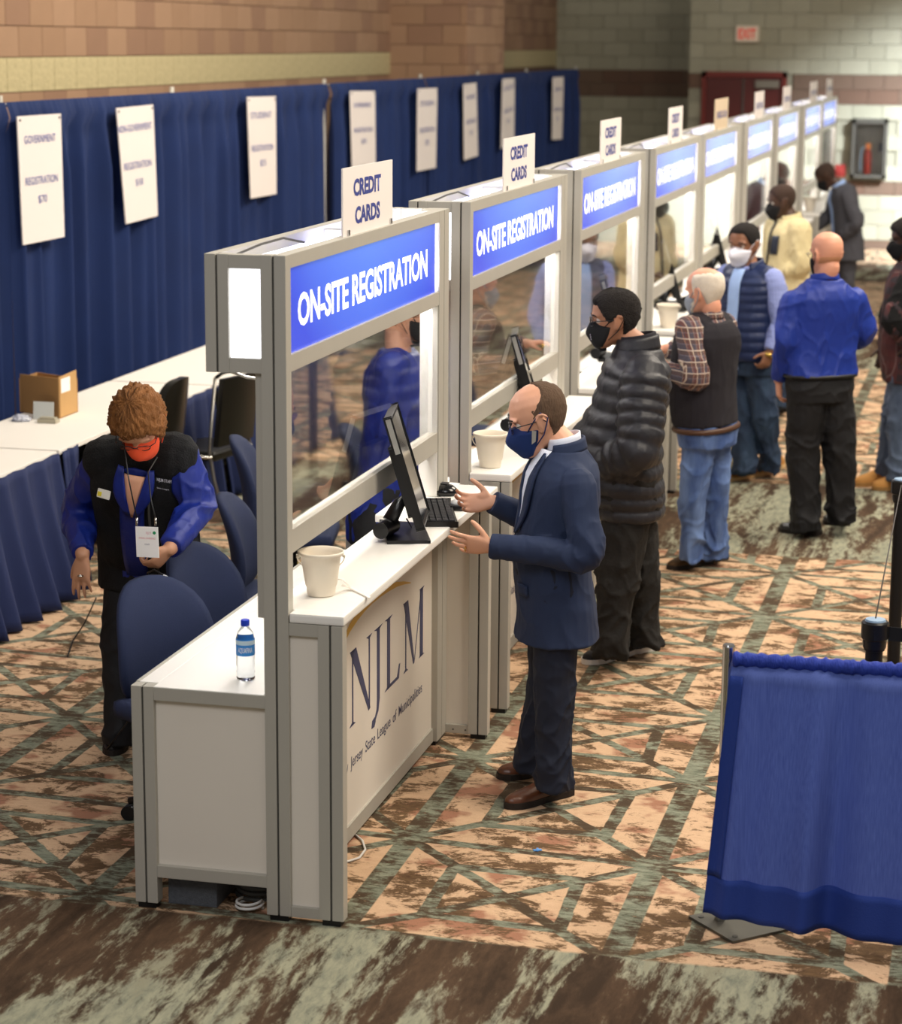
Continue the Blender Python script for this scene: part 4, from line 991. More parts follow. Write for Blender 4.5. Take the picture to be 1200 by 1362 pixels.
sL = add_shoe(man, g(757, 1057)+Vector((.0, .03, 0)), g(674, 1076), LEATHER, SOLED, h=.075, w=.046, ankle=J['aL'])
sR = add_shoe(man, g(745, 1028)+Vector((.0, .03, 0)), g(663, 1036), LEATHER, SOLED, h=.075, w=.046, ankle=J['aR'])

def shoe_px(parent, h0, t0, m, sole, **kw):
    return add_shoe(parent, g(*h0), g(*t0), m, sole, **kw)
# ---------------------------------------------------------------- the man in the black puffer jacket
Y = 3.48
J = J_(Y, neck=(848, 458), sL=(858, 500, -.22), sR=(838, 490, .22), eL=(848, 596, -.33), wL=(800, 622, -.26), eR=(815, 580, .28), wR=(790, 612, .16),
       hL=(838, 655, -.11), hR=(834, 648, .11), kL=(822, 765, -.12), kR=(850, 757, .11), aL=(812, 862, -.12), aR=(856, 850, .14))
bones('puffer', J)
f = Vector((-1, -.05, 0)); B = Body(J, f, belly=.150, k=1.08, wide=1.10)
hd = Head(aty(818, 424, Y), (-.95, -.26, -.10), k=1.10)
p = B.skin('person', 'heavy man in a black quilted puffer jacket and black mask at the second booth', SK_M, hd, .0075, hands=(
    dict(wrist=J['wL'], d=(J['wL']-J['eL']), n=(0, 1, 0), thumb=-1, curl=(.5, .5, .5, .5)), dict(wrist=J['wR'], d=(J['wR']-J['eR']), n=(0, -1, 0), thumb=1, curl=(.5,)*4)))
add_eyes(hd, p, IRIS); add_glasses(hd, p, GLF, LENSC); mk = add_mask(hd, p, MASKK, .030); mk['label'] = 'black cloth mask with small white print'
for k_, z_ in enumerate((-.052, -.062, -.072)):
    mb = MB(); c = hd.w((-.030, .112-.001*k_, z_)); mb.box(-.014, .014, -.0008, .0008, -.0028, .0028, M=Matrix.Translation(c) @ Matrix((hd.R, hd.F, hd.U)).transposed().to_4x4()); mb.build('mask_print', mat('pale_print', 'C9C4D8', .6), mk)
hd.shell('hair', H_BK, p, hair_std(.068, -.005, -.075, 1.12), out=.012, noise_=.006, nsc=130)
top(B, p, PUFF, 'puffer_jacket', -.22, ease=.042, hi=.98, r=(.112, .104, .092, .066), upt=.98, size=.0075, amp=.004, quilt=(.062, .019), seed=11, smooth=1, yoke=.085)
collar_ring(B, p, PUFF, 'jacket_collar', r=.092, h=.060, gap=.35, thick=.014); collar_ring(B, p, KNIT, 'sweater_collar', r=.080, h=.072, gap=.2, thick=.010)
trousers(B, p, BLACKJ, r=(.128, .105, .090, .098), ease=.03, size=.009, amp=.010, seed=14, upt=1.08)
shoe_px(p, (838, 868), (778, 884), mat('black_knit_shoe', '1A1718', .8), SOLEW, h=.08, w=.052, ankle=J['aL']); shoe_px(p, (872, 862), (832, 868), mat('black_knit_shoe', '1A1718', .8), SOLEW, h=.08, w=.052, ankle=J['aR'])

# ---------------------------------------------------------------- the white-haired man in a dark sweater vest over plaid
Y = 5.57
J = J_(Y, neck=(943, 420), sL=(917, 438, -.15), sR=(962, 434, .15), eL=(925, 503, -.24), wL=(892, 492, -.08), eR=(922, 478, .26), wR=(886, 464, .22),
       hL=(932, 572, -.07), hR=(950, 570, .08), kL=(922, 662, -.08), kR=(952, 655, .08), aL=(920, 738, -.05), aR=(950, 735, .12))
bones('plaid', J)
f = Vector((-.80, .6, 0)); B = Body(J, f, belly=.055, k=1.0, wide=1.02)
hd = Head(aty(938, 388, Y), (-.86, .44, -.18), k=1.10)
p = B.skin('person', 'white-haired man in a dark sweater vest over plaid shirt, back turned', SK_R, hd, .0075, hands=(
    dict(wrist=J['wL'], d=(-.8, .5, .3), n=(0, .6, -.5), thumb=1, curl=(.6,)*4), dict(wrist=J['wR'], d=(-1, .2, .1), n=(0, 0, -1), thumb=1, curl=(.3,)*4)))
hd.shell('hair', H_WH, p, lambda z, a: max(-1, min(1, min((abs(a)-1.25)/.16, (z-(-.01 if abs(a) < 1.8 else -.01-(abs(a)-1.8)*.11))/.01, (.092-z+.0*a)/.02 if abs(a) < 2.6 else (.085-z)/.02))), out=.009, noise_=.003, nsc=80)
hd.shell('beard', H_WH, p, lambda z, a: max(-1, min(1, min((1.35-abs(a))/.1, (-.035-z)/.01))), out=.008, noise_=.003, nsc=80, zlo=-.125, zhi=.0)
mk = add_mask(hd, p, mat('grey_cloth_mask', '8E95A0', .8), .028)
top(B, p, PLAID, 'plaid_shirt', -.05, ease=.012, r=(.082, .074, .062, .054), upt=.98, size=.008, amp=.007, seed=21)
bm = bmesh.new(); B.torso(bm, .05, .955, .044, 26, hemout=-.012); B.yoke(bm, .088, .72); vox(bm, 'sweater_vest', .008, KNIT, p, smooth=3, disp=folds(.006, 5, (1, 1, .6), 23))
collar_ring(B, p, PLAID, 'shirt_collar', r=.070, h=.040, gap=.4)
trousers(B, p, JEAN1, r=(.100, .082, .070, .074), ease=.022, amp=.009, seed=24)
mb = MB(); mb.tube([Vector(q) for q in B.ring(.02, .024, 32)]+[Vector(B.ring(.02, .024, 32)[0])], .016, 8); mb.build('belt', mat('brown_belt', '4A2F1E', .5), p, smooth=True)
shoe_px(p, (945, 748), (890, 758), MOC, SOLED, h=.075, w=.050, ankle=J['aL']); shoe_px(p, (966, 742), (930, 746), MOC, SOLED, h=.075, w=.050, ankle=J['aR'])

# ---------------------------------------------------------------- the man in the navy quilted vest and white mask
Y = 8.30
J = J_(Y, neck=(997, 352), sL=(1028, 372, -.10), sR=(968, 366, .10), eL=(1040, 428, -.14), wL=(1025, 468, -.22), eR=(956, 425, .05), wR=(948, 462, -.10),
       hL=(1010, 480, -.05), hR=(984, 478, .06), kL=(1018, 555, -.03), kR=(988, 556, .02), aL=(1024, 618, .10), aR=(990, 624, -.05))
bones('vest', J)
f = Vector((-.62, -.78, 0)); B = Body(J, f, belly=.05, k=1.02, wide=1.05)
hd = Head(aty(990, 325, Y), (-.42, -.90, -.12), k=1.16)
p = B.skin('person', 'man in a navy quilted vest and white cup mask looking towards the camera', SK_B, hd, .008, hands=(
    dict(wrist=J['wL'], d=(-.35, -.2, -.9), n=(-.5, .5, 0), thumb=-1, curl=(.7,)*4), dict(wrist=J['wR'], d=(-.5, -.2, -.8), n=(.5, .5, 0), thumb=1, curl=(.5,)*4)))
add_eyes(hd, p, IRIS); mk = add_mask(hd, p, MASKW, .050); mk['label'] = 'white cup mask'
hd.shell('hair', H_BK, p, hair_std(.074, .005, -.07, 1.05), out=.007, noise_=.003, nsc=100)
top(B, p, STRIPE, 'check_shirt', -.02, ease=.012, r=(.080, .074, .064, .052), upt=.96, size=.008, amp=.007, seed=31)
bm = bmesh.new(); B.torso(bm, .02, .955, .044, 26, quilt=(.052, .011)); B.yoke(bm, .088, .72); vox(bm, 'quilted_vest', .008, NAVYV, p, smooth=1)
collar_ring(B, p, NAVYV, 'vest_collar', r=.085, h=.050, gap=.75, thick=.014)
front_strip('shirt_front', LBLUE, -.08, .97, lambda u: -.045, lambda u: .045, .047, .008, parent=p, BB=B)
trousers(B, p, JEAN2, r=(.108, .088, .076, .080), ease=.024, amp=.010, seed=34)
mb = MB(); w_ = J['wL']; d_ = (J['wL']-J['eL']).normalized(); mb.tube([w_+d_*.015, w_+d_*.040], .037, 14); wt = mb.build('watch', mat('gold_watch', 'C9A75A', .25, 1), p, smooth=True)
shoe_px(p, (1012, 632), (962, 640), TANSHOE, mat('pale_gum_sole', 'C9A874', .7), h=.080, w=.050, ankle=J['aR']); shoe_px(p, (1038, 620), (1012, 632), TANSHOE, mat('pale_gum_sole', 'C9A874', .7), h=.080, w=.050, ankle=J['aL'])

# ---------------------------------------------------------------- the bald man in the blue shirt, seen from behind
Y = 6.66
J = J_(Y, neck=(1097, 368), sL=(1055, 404, -.08), sR=(1136, 400, .08), eL=(1047, 452, -.12), wL=(1036, 505, .0), eR=(1147, 440, .14), wR=(1118, 462, .34),
       hL=(1074, 514, -.05), hR=(1108, 512, .05), kL=(1068, 598, -.04), kR=(1117, 595, .05), aL=(1072, 698, -.06), aR=(1118, 688, .06))
bones('blue', J)
f = Vector((-.42, .90, 0)); B = Body(J, f, belly=.055, k=1.06, wide=1.08)
hd = Head(aty(1100, 338, Y), (-.62, .76, -.10), k=1.10)
p = B.skin('person', 'bald man in a royal blue shirt and black trousers, seen from behind in the aisle', SK_R, hd, .0075, hands=(
    dict(wrist=J['wL']+Vector((0, 0, -.01)), d=(.05, .1, -1), n=(.85, .3, 0), thumb=-1, curl=(.5, .6, .7, .7)), dict(wrist=J['wR'], d=(-1, .3, 0), n=(0, 0, -1), thumb=1, curl=(.5,)*4)))
add_glasses(hd, p, SILVER, LENSC)
add_mask(hd, p, MASKK, .030)
hd.shell('hair', mat('sandy_stubble', 'B9835F', .9, var=.1, vscale=80), p, lambda z, a: max(-1, min(1, min((abs(a)-1.75)/.16, (z+.055)/.01, (-.005-z)/.02))), out=.003)
top(B, p, ROYAL, 'blue_shirt', .10, ease=.024, r=(.076, .074, .066, .050), upt=.97, size=.008, amp=.010, seed=41)
collar_ring(B, p, ROYAL, 'shirt_collar', r=.074, h=.038, gap=.3, thick=.010)
trousers(B, p, BLACKC, r=(.122, .106, .092, .092), ease=.010, amp=.009, seed=44, top=.14)
rg = B.ring(.11, .016, 32); mb = MB(); mb.tube([Vector(q) for q in rg]+[Vector(rg[0])], .013, 8); mb.build('belt', mat('black_belt', '141416', .45), p, smooth=True)
BSH = mat('black_leather', '131315', .3)
shoe_px(p, (1092, 712), (1037, 706), BSH, SOLED, h=.075, w=.050, ankle=J['aL']); shoe_px(p, (1132, 698), (1095, 696), BSH, SOLED, h=.075, w=.050, ankle=J['aR'])

# ---------------------------------------------------------------- the man in the cream fleece
Y = 11.15
J = J_(Y, neck=(1050, 289), sL=(1064, 306, -.17), sR=(1032, 302, .17), eL=(1066, 352, -.20), wL=(1035, 368, -.16), eR=(1030, 345, .2), wR=(1015, 362, .1),
       hL=(1056, 402, -.08), hR=(1048, 400, .09), kL=(1048, 470, -.05), kR=(1036, 470, .08), aL=(1040, 535, -.05), aR=(1030, 528, .12))
bones('fleece', J)
f = Vector((-.86, -.5, 0)); B = Body(J, f, belly=.06, k=1.05, wide=1.05)
hd = Head(aty(1040, 268, Y), (-.92, -.32, -.16), k=1.12)
p = B.skin('person', 'man in a cream fleece jacket and black mask standing at the far booths', SK_D, hd, .009, hands=(
    dict(wrist=J['wL'], d=(-.9, .2, -.1), n=(0, .5, -.8), thumb=1, curl=(.5,)*4), dict(wrist=J['wR'], d=(-.9, .1, 0), n=(0, 0, -1), thumb=1, curl=(.4,)*4)))
add_eyes(hd, p, IRIS); add_mask(hd, p, MASKK, .030)
hd.shell('hair', H_SH, p, hair_std(.068, .0, -.07, 1.15), out=.003)
top(B, p, FLEECE, 'fleece_jacket', -.14, ease=.034, r=(.092, .084, .074, .056), upt=.97, size=.009, amp=.008, seed=51)
collar_ring(B, p, FLEECE, 'fleece_collar', r=.082, h=.050, gap=.4, thick=.016)
front_strip('chest_pocket', mat('navy_pocket_patch', '1B2233', .6), .55, .78, lambda u: -.125+.0*u, lambda u: -.045, .044, .008, n=4, parent=p, BB=B)
front_strip('zip_placket', mat('dark_placket', '2A2A2E', .6), .10, .97, lambda u: -.012, lambda u: .012, .042, .008, parent=p, BB=B)
trousers(B, p, JEAN2, r=(.105, .086, .074, .078), amp=.007, seed=54, size=.009)
shoe_px(p, (1052, 546), (1018, 550), BSH, SOLED, h=.08, w=.05, ankle=J['aL']); shoe_px(p, (1042, 533), (1012, 537), BSH, SOLED, h=.08, w=.05, ankle=J['aR'])

# ---------------------------------------------------------------- the man in the grey suit, leaning over the far counter
Y = 18.55
J = J_(Y, neck=(1116, 246), chest=(1126, 275), sL=(1128, 260, -.17), sR=(1116, 256, .17), eL=(1140, 296, -.26), wL=(1120, 316, -.20), eR=(1104, 286, .2), wR=(1086, 302, .05),
       hL=(1130, 322, -.08), hR=(1128, 320, .09), kL=(1128, 370, -.08), kR=(1122, 368, .08), aL=(1126, 410, -.08), aR=(1118, 408, .09))
bones('grey', J)
f = Vector((-1, -.08, 0)); B = Body(J, f, belly=.02, k=1.06, wide=1.05)
hd = Head(aty(1099, 234, Y), (-.80, -.12, -.58), up=(-.3, 0, 1), k=1.18)
p = B.skin('person', 'man in a grey suit and black mask bending over the far end counter', SK_D, hd, .010, hands=(
    dict(wrist=J['wL'], d=(-.7, .2, -.5), n=(0, 1, 0), thumb=-1, curl=(.5,)*4), dict(wrist=J['wR'], d=(-.9, 0, -.2), n=(0, 0, -1), thumb=1, curl=(.3,)*4)))
hd.shell('hair', H_SH, p, hair_std(.064, .0, -.07, 1.15), out=.003); add_mask(hd, p, MASKK, .028)
top(B, p, GREYS, 'suit_jacket', -.36, ease=.034, r=(.088, .080, .068, .056), upt=.96, size=.010, amp=.009, seed=61, hemout=.03)
front_strip('shirt_front', LBLUE, .12, .97, lambda u: -.045, lambda u: .045, .040, .010, parent=p, BB=B)
collar_ring(B, p, LBLUE, 'shirt_collar', r=.074, h=.05, gap=.3, thick=.01)
trousers(B, p, GREYS, r=(.100, .080, .070, .074), amp=.006, seed=64, size=.010)
shoe_px(p, (1134, 421), (1108, 422), BSH, SOLED, h=.08, w=.05, ankle=J['aL']); shoe_px(p, (1126, 416), (1100, 417), BSH, SOLED, h=.08, w=.05, ankle=J['aR'])

# ---------------------------------------------------------------- the man at the right edge
Y = 8.28
J = J_(Y, neck=(1212, 348), sL=(1216, 368, -.19), sR=(1202, 364, .19), eL=(1190, 425, -.28), wL=(1212, 462, -.24), eR=(1186, 420, .2), wR=(1178, 462, .08),
       hL=(1206, 490, -.09), hR=(1204, 488, .09), kL=(1196, 560, -.08), kR=(1188, 558, .10), aL=(1196, 632, -.08), aR=(1178, 626, .14))
bones('edge', J)
f = Vector((-1, -.05, 0)); B = Body(J, f, belly=.04, k=1.03, wide=1.03)
hd = Head(aty(1208, 318, Y), (-.97, -.16, -.12), k=1.10)
p = B.skin('person', 'man in dark red check shirt and tan boots, cut off by the right edge', SK_D, hd, .009, hands=(
    dict(wrist=J['wL'], d=(-.2, 0, -1), n=(0, 1, 0), thumb=-1, curl=(.5,)*4), dict(wrist=J['wR'], d=(-.2, 0, -1), n=(0, -1, 0), thumb=1, curl=(.5,)*4)))
add_glasses(hd, p, GLF, LENSC); add_mask(hd, p, MASKK, .034)
hd.shell('hair', H_BK, p, hair_std(.058, -.0, -.07, 1.15), out=.016, noise_=.006, nsc=120)
top(B, p, CHECK, 'check_shirt', -.16, ease=.030, arms='L', r=(.088, .080, .066, .054), upt=.97, size=.009, amp=.008, seed=71)
bm = bmesh.new(); B.arm(bm, 'R', (.085, .080, .070, .060), up_to=.95, sub=6, flat1=True); B.arm(bm, 'L', (.094, .088, .076, .066), up_to=.55, sub=6, flat1=True); vox(bm, 'jacket_sleeve', .009, FLEECE_B, p, smooth=3, disp=folds(.008, 6, (1, 1, 1), 73))
trousers(B, p, JEAN3, r=(.102, .086, .076, .080), amp=.009, seed=74, size=.009)
shoe_px(p, (1212, 648), (1162, 652), TANBOOT, mat('tan_sole', '9A7340', .8), h=.10, w=.052, ankle=J['aL']); shoe_px(p, (1192, 640), (1138, 647), TANBOOT, mat('tan_sole', '9A7340', .8), h=.10, w=.052, ankle=J['aR'])
# ---------------------------------------------------------------- the woman bending forward by the blue chairs
def J2(**kw): return {k: aty(*v) for k, v in kw.items()}
J = J2(neck=(189, 594, 1.42), chest=(190, 668, 1.60), sR=(133, 612, 1.46), sL=(243, 606, 1.46), eR=(104, 682, 1.58), wR=(110, 738, 1.34), eL=(262, 676, 1.46), wL=(226, 730, 1.20),
       hR=(170, 728, 1.80), hL=(228, 726, 1.80), kR=(160, 862, 1.68), kL=(240, 856, 1.76), aR=(158, 982, 1.60), aL=(246, 966, 1.80))
bones('woman', J)
f = Vector((.05, -1, -.2)); B = Body(J, f, belly=.035, k=.98, wide=1.02)
hd = Head(aty(186, 562, 1.24), (.04, -.60, -.80), up=(0, -.75, .65), k=1.08)
w = B.skin('person', 'auburn-haired woman in a black vest over a blue shirt bending forward behind the booths', SK_T, hd, .0055, hands=(
    dict(wrist=J['wR']+Vector((0, 0, -.01)), d=(-.05, -.12, -1), n=(.15, 1, 0), thumb=-1, curl=(.15, .12, .12, .18), spread=.10, thumb_out=.5, k=.98),
    dict(wrist=J['wL'], d=(-.62, -.35, -.68), n=(-.5, .3, .3), thumb=-1, curl=(.7, .8, .8, .8), spread=.05, thumb_out=.6, tcurl=.6, k=.92)))
mk = add_mask(hd, w, MASKO, .032); mk['label'] = 'orange cloth mask'; add_glasses(hd, w, GLF, LENSC)
hd.shell('hair', H_AU, w, lambda z, a: max(-1, min(1, min((z-(.050 if abs(a) < .7 else .05-.11*min(1, (abs(a)-.7)/.6) if abs(a) < 1.4 else -.075))/.02, 1))), out=.020, noise_=.014, nsc=85, nz=44, na=90)
top(B, w, ROYALW, 'blue_shirt', -.20, ease=.016, r=(.070, .074, .066, .048), upt=.97, size=.007, amp=.011, seed=81, hi=.93, smooth=2)
bm = bmesh.new(); B.torso(bm, -.30, .90, .038, 26, hemout=.02); B.yoke(bm, .106, .80); vest = vox(bm, 'black_vest', .007, FLEECE_B, w, smooth=3, disp=folds(.006, 5, (1, 1, .6), 83))
front_strip('shirt_front', ROYALW, -.27, .90, lambda u: -.030-.02*u, lambda u: .060-.01*u, .042, .012, parent=w, BB=B, n=20)
front_strip('neck_opening', SK_L, .66, .93, lambda u: -.004-.040*u, lambda u: .004+.040*u, .050, .008, parent=w, BB=B, n=8)
front_strip('shirt_collar', ROYALW, .68, .97, lambda u: -.022-.050*u-.03*math.sin(PI*u), lambda u: -.006-.042*u, .056, .012, parent=w, BB=B, n=8)
front_strip('shirt_collar', ROYALW, .68, .97, lambda u: .006+.042*u, lambda u: .022+.050*u+.03*math.sin(PI*u), .056, .012, parent=w, BB=B, n=8)
front_strip('vest_zip', GAP, .0, .80, lambda u: -.088+.02*u, lambda u: -.080+.02*u, .046, .006, parent=w, BB=B, n=12)
trousers(B, w, BLACKC, r=(.100, .080, .066, .070), amp=.006, seed=84, size=.009)
WORLDSPACE[0] = True
YF = .98
nt_ = MB(); nt_.box(-.027, .027, -.002, .002, -.018, .018, bev=.004, M=Matrix.Translation(aty(138, 657, 1.30)) @ Matrix.Rotation(.22, 4, 'Y')); ntag = nt_.build('name_tag', mat('tag_white', 'ECE8DE', .5), w)
mb = MB(); mb.box(-.024, -.008, -.004, -.002, -.012, .006, M=Matrix.Translation(aty(138, 657, 1.30)) @ Matrix.Rotation(.22, 4, 'Y')); mb.build('yellow_dot', mat('tag_yellow', 'E8D53A', .5), ntag)
for k_, (tx, ww, hh) in enumerate((('NJLM STAFF', .062, .017), ('Atlantic City', .050, .007))):
    fit_text('vest_embroidery', tx if k_ == 0 else 'State League', mat('embroidery_silver', 'B9B9C4', .6), aty(209, 641+k_*9, 1.262), (1, .0, -.12), (0, -.1, 1), ww, hh, w, bold=.01)
bc = aty(196, 721, 1.10)
mb = MB(); mb.box(-.046, .046, -.0015, .0015, -.060, .060, M=Matrix.Translation(bc) @ Matrix.Rotation(-.02, 4, 'Y')); badge = mb.build('badge_sleeve', CLEARP, w)
mb = MB(); mb.tube([bc+Vector((.030, -.0018, .038)), bc+Vector((.030, -.0028, .038))], .0065, 14); mb.build('green_dot', mat('badge_green', '1E8F5A', .5), badge)
for k_, (tx, dz, ww, hh, m_) in enumerate((('NJLM', .028, .020, .014, mat('badge_pink', 'D8A0A8', .5)), ('ANNUAL CONFERENCE', .012, .068, .007, mat('badge_red', 'D06A78', .5)), ('STAFF', -.012, .02, .006, LETTERN))):
    fit_text('badge_print', tx, m_, bc+Vector((-ww/2+(.006 if k_ == 0 else 0), -.0018, dz)), (1, 0, 0), (0, 0, 1), ww, hh, badge)
for q in ((182, 699, 163, 575), (207, 699, 197, 628)):
    a = aty(q[0], q[1], 1.10); b_ = aty(q[2], q[3], 1.20); mid = a.lerp(b_, .5)+Vector((0, .0, 0)); mid.y = 1.14
    mb = MB(); mb.tube([a, a+Vector((0, 0, .03))], .005, 8); mb.build('lanyard_clip', SILVER, badge, smooth=True)
    mb = MB(); mb.tube([a+Vector((0, 0, .03)), mid, b_, b_+Vector((0, .1, .04))], .0028, 6); mb.build('lanyard_cord', BLACKP, badge, smooth=True)
rp = aty(107, 766, 1.298); mb = MB(); mb.tube([rp+Vector((.010*math.cos(t), .010*math.sin(t), 0)) for t in [k*PI/6 for k in range(13)]], .003, 6); mb.build('ring', SILVER, w, smooth=True)
WORLDSPACE[0] = False
shoe_px(w, (170, 975), (148, 1006), BSH, SOLED, h=.07, w=.044, ankle=J['aR']); shoe_px(w, (252, 958), (240, 990), BSH, SOLED, h=.07, w=.044, ankle=J['aL'])
# things in and under her hands
hc = aty(208, 752, 1.13)
mb = MB(); mb.tube([aty(196, 762, 1.13), aty(205, 758, 1.12), aty(218, 765, 1.12), aty(228, 772, 1.12)], [.004, .004, .004, .004], 8); mb.tube([aty(196, 762, 1.13), aty(197, 800, 1.2), aty(190, 850, 1.3), aty(178, 900, 1.4), aty(170, 960, 1.45), aty(140, 1000, 1.55)], .003, 6)
cb = mb.build('usb_cable', BLACKP, None, smooth=True); tag(cb, 'thin black cable with a white plug held by the bending woman', 'cable')
mb = MB(); mb.box(-.018, .018, -.005, .005, -.007, .007, bev=.002, M=Matrix.Translation(aty(222, 769, 1.12)) @ Matrix.Rotation(.5, 4, 'Y')); mb.build('plug', mat('white_plastic', 'E5E5E5', .4), cb)

# ---------------------------------------------------------------- booth staff behind the panes
def staff(label, Y, pts, m, skin, hairm, f=(1, .05, 0), yscale=1.0, seed=90, hk=1.08, headat=None, face=None):
    J = J_(Y, **pts); bones('staff', J); B = Body(J, Vector(f), belly=.03, k=1.0); hd = Head(aty(headat[0], headat[1], Y), face or (.9, .0, -.4), k=hk)
    p = B.skin('person', label, skin, hd, .009, hands=(dict(wrist=J['wL'], d=(.8, .1, -.3), n=(0, 0, -1), thumb=-1, curl=(.4,)*4), dict(wrist=J['wR'], d=(.8, .2, -.3), n=(0, 0, -1), thumb=1, curl=(.4,)*4)))
    hd.shell('hair', hairm, p, hair_std(.055, -.01, -.08, 1.1), out=.014, noise_=.005, nsc=80); add_mask(hd, p, MASKK, .028)
    top(B, p, m, 'blue_shirt', -.14, ease=.022, r=(.080, .074, .064, .050), upt=.97, size=.009, amp=.010, seed=seed)
    trousers(B, p, BLACKC, amp=.006, seed=seed+3, size=.010)
    for sd, dy in (('aL', .0), ('aR', 0)):
        a = J[sd]; add_shoe(p, (a.x-.07, a.y, 0), (a.x+.19, a.y, 0), BSH, SOLED, ankle=a)
    return p
staff('tall staff member in a royal blue shirt behind the nearest booth pane', 2.40,
      dict(neck=(531, 462), sL=(536, 484, .13), sR=(520, 488, -.13), eL=(528, 570, .12), wL=(553, 624, .07), eR=(518, 580, -.13), wR=(546, 637, -.05), hL=(508, 690, .08), hR=(504, 694, -.08), kL=(508, 815, .08), kR=(504, 820, -.08), aL=(508, 922, .08), aR=(504, 930, -.08)), ROYALW, SK_L, H_AU, headat=(545, 412))

# ================================================================ things on the counters
def place_world(o, loc, rz=0): o.location = loc; o.rotation_euler = (0, 0, rz); return o
CT = 1.0775
BUCK = mat('ivory_plastic', 'E6DCCB', .45)
def bucket():
    t = thing('bucket', 'white plastic bucket with a wire handle on the nearest counter', 'bucket', (.03, .27, CT), 0, 'white buckets on the counters')
    mb = MB(); mb.lathe([(0, .002), (.046, .002), (.048, .006), (.050, .030), (.0535, .034), (.064, .105), (.069, .135), (.076, .140), (.079, .150), (.076, .154), (.073, .150), (.068, .137), (.052, .040), (.045, .012), (0, .010)], 36); mb.build('pail', BUCK, t, smooth=True)
    mb = MB(); mb.tube([(.082*math.cos(a), .0, .135-.075*math.sin(a)) if False else Vector((.080*math.cos(a), .03*math.sin(a)+.045*math.sin(a), .135-.070*math.sin(a))) for a in [k*PI/14 for k in range(15)]], .0022, 6); mb.build('handle', BUCK, t, smooth=True)
    for sx in (-1, 1):
        mb = MB(); mb.tube([(sx*.072, 0, .135), (sx*.083, 0, .135)], .006, 8); mb.build('handle_lug', BUCK, t, smooth=True)
    return t
b0 = bucket(); b0.rotation_euler.z = .3
for loc, lb in (((.06, 2.72, CT), 'white plastic bucket at the near end of the second counter'), ((.08, 7.90, CT), 'white plastic bucket beside the white-haired man on the fourth counter'), ((.06, 18.72, CT), 'white plastic bucket on the counter near the man in grey')):
    c = copy_tree(b0); c.location = loc; c['label'] = lb
# white ribbon strap by the bucket
mb = MB()
pp = [at(455, 778, 2, CT+.035), at(463, 780, 2, CT+.012), at(475, 786, 2, CT+.004), at(492, 795, 2, CT+.004)]
def ribbon(pts, w, th):
    def fn(u, v):
        k = min(int(u*(len(P_)-1)), len(P_)-2); t = u*(len(P_)-1)-k; p = P_[k].lerp(P_[k+1], t); return p+Vector((0, 1, 0))*w*(v-.5), (0, 0, 1)
    P_ = catmull(pts, 5); mb.solid_grid(fn, 18, 2, th)
ribbon(pp, .022, .002); ribbon([at(445, 776, 2, CT+.02), at(450, 770, 2, CT+.05), at(458, 772, 2, CT+.05), at(468, 783, 2, CT+.006)], .02, .002)
tag(mb.build('paper_ribbon', mat('ribbon_white', 'EFEAE2', .6), None, smooth=True), 'crumpled white paper ribbon on the counter beside the nearest bucket', 'ribbon')
def monitor():
    t = thing('monitor', 'black computer monitor on a round-pivot stand, nearest counter', 'monitor', (0, 0, 0), 0, 'computer monitors on the counters')
    nb = at(563, 703, 0, .172); nt2 = nb+Vector((-.120, -.03, .415)); dr = Vector((-.19, .98, 0)).normalized(); Wm = .335
    up = (nt2-nb).normalized(); up = (up-dr*up.dot(dr)).normalized(); nrm = dr.cross(up)
    if nrm.x < 0: nrm = -nrm
    M = Matrix((dr, up, nrm)).transposed().to_4x4(); M.translation = nb; H = (nt2-nb).length
    mb = MB(); mb.box(0, Wm, 0, H, -.022, 0, bev=.006, M=M); mb.box(.05, Wm-.05, .05, H-.12, -.040, -.020, bev=.008, M=M); mb.build('screen_housing', BLACKP, t)
    mb = MB(); mb.box(-.001, .004, H*.68, H-.004, -.020, -.001, M=M); mb.build('edge_highlight', mat('silver_trim_and_highlight', 'B9B9B5', .3, .6), t)  # silver strip painted on as the highlight along the upper edge
    mb = MB(); mb.box(.016, Wm-.016, .018, H-.014, 0, .001, M=M); mb.build('screen', mat('dark_screen', '101318', .08), t)
    for k_ in range(7):
        mb = MB(); mb.box(.10+.03*k_, .115+.03*k_, .10, .20, -.041, -.039, M=M); mb.build('vent', GAP, t)
    bc = M @ Vector((Wm/2, .10, -.038)); px = at(503, 706, 2, CT)
    mb = MB(); mb.tube([bc, bc+Vector((-.03, -.03, -.02)), Vector((bc.x-.055, bc.y-.07, CT+.07))], [.018, .022, .026], 14, sx=1.3); mb.build('stand_arm', BLACKP, t, smooth=True)
    c = Vector((bc.x-.07, bc.y-.10, CT)); mb = MB(); mb.tube([c+Vector((0, -.05, .045)), c+Vector((.015, .07, .045))], .031, 20); mb.build('pivot', BLACKP, t, angle=40)
    mb = MB(); mb.tube([c+Vector((.004, .004, .045)), c+Vector((.006, .014, .045))], .0325, 20); mb.build('pivot_band', mat('silver_trim_and_highlight', 'B9B9B5', .3, .6), t, angle=40)
    q = [at(515, 724, 2, CT), at(573, 723, 2, CT), at(563, 700, 2, CT), at(505, 695, 2, CT)]
    mb = MB(); mb.prism([Vector((p.x, p.y, CT)) for p in q], 0, (0, 0, .013)); mb.build('stand_base', BLACKP, t)
    return t
m0 = monitor()
KEYM = mat('dark_key_plastic', '2C2C30', .5)
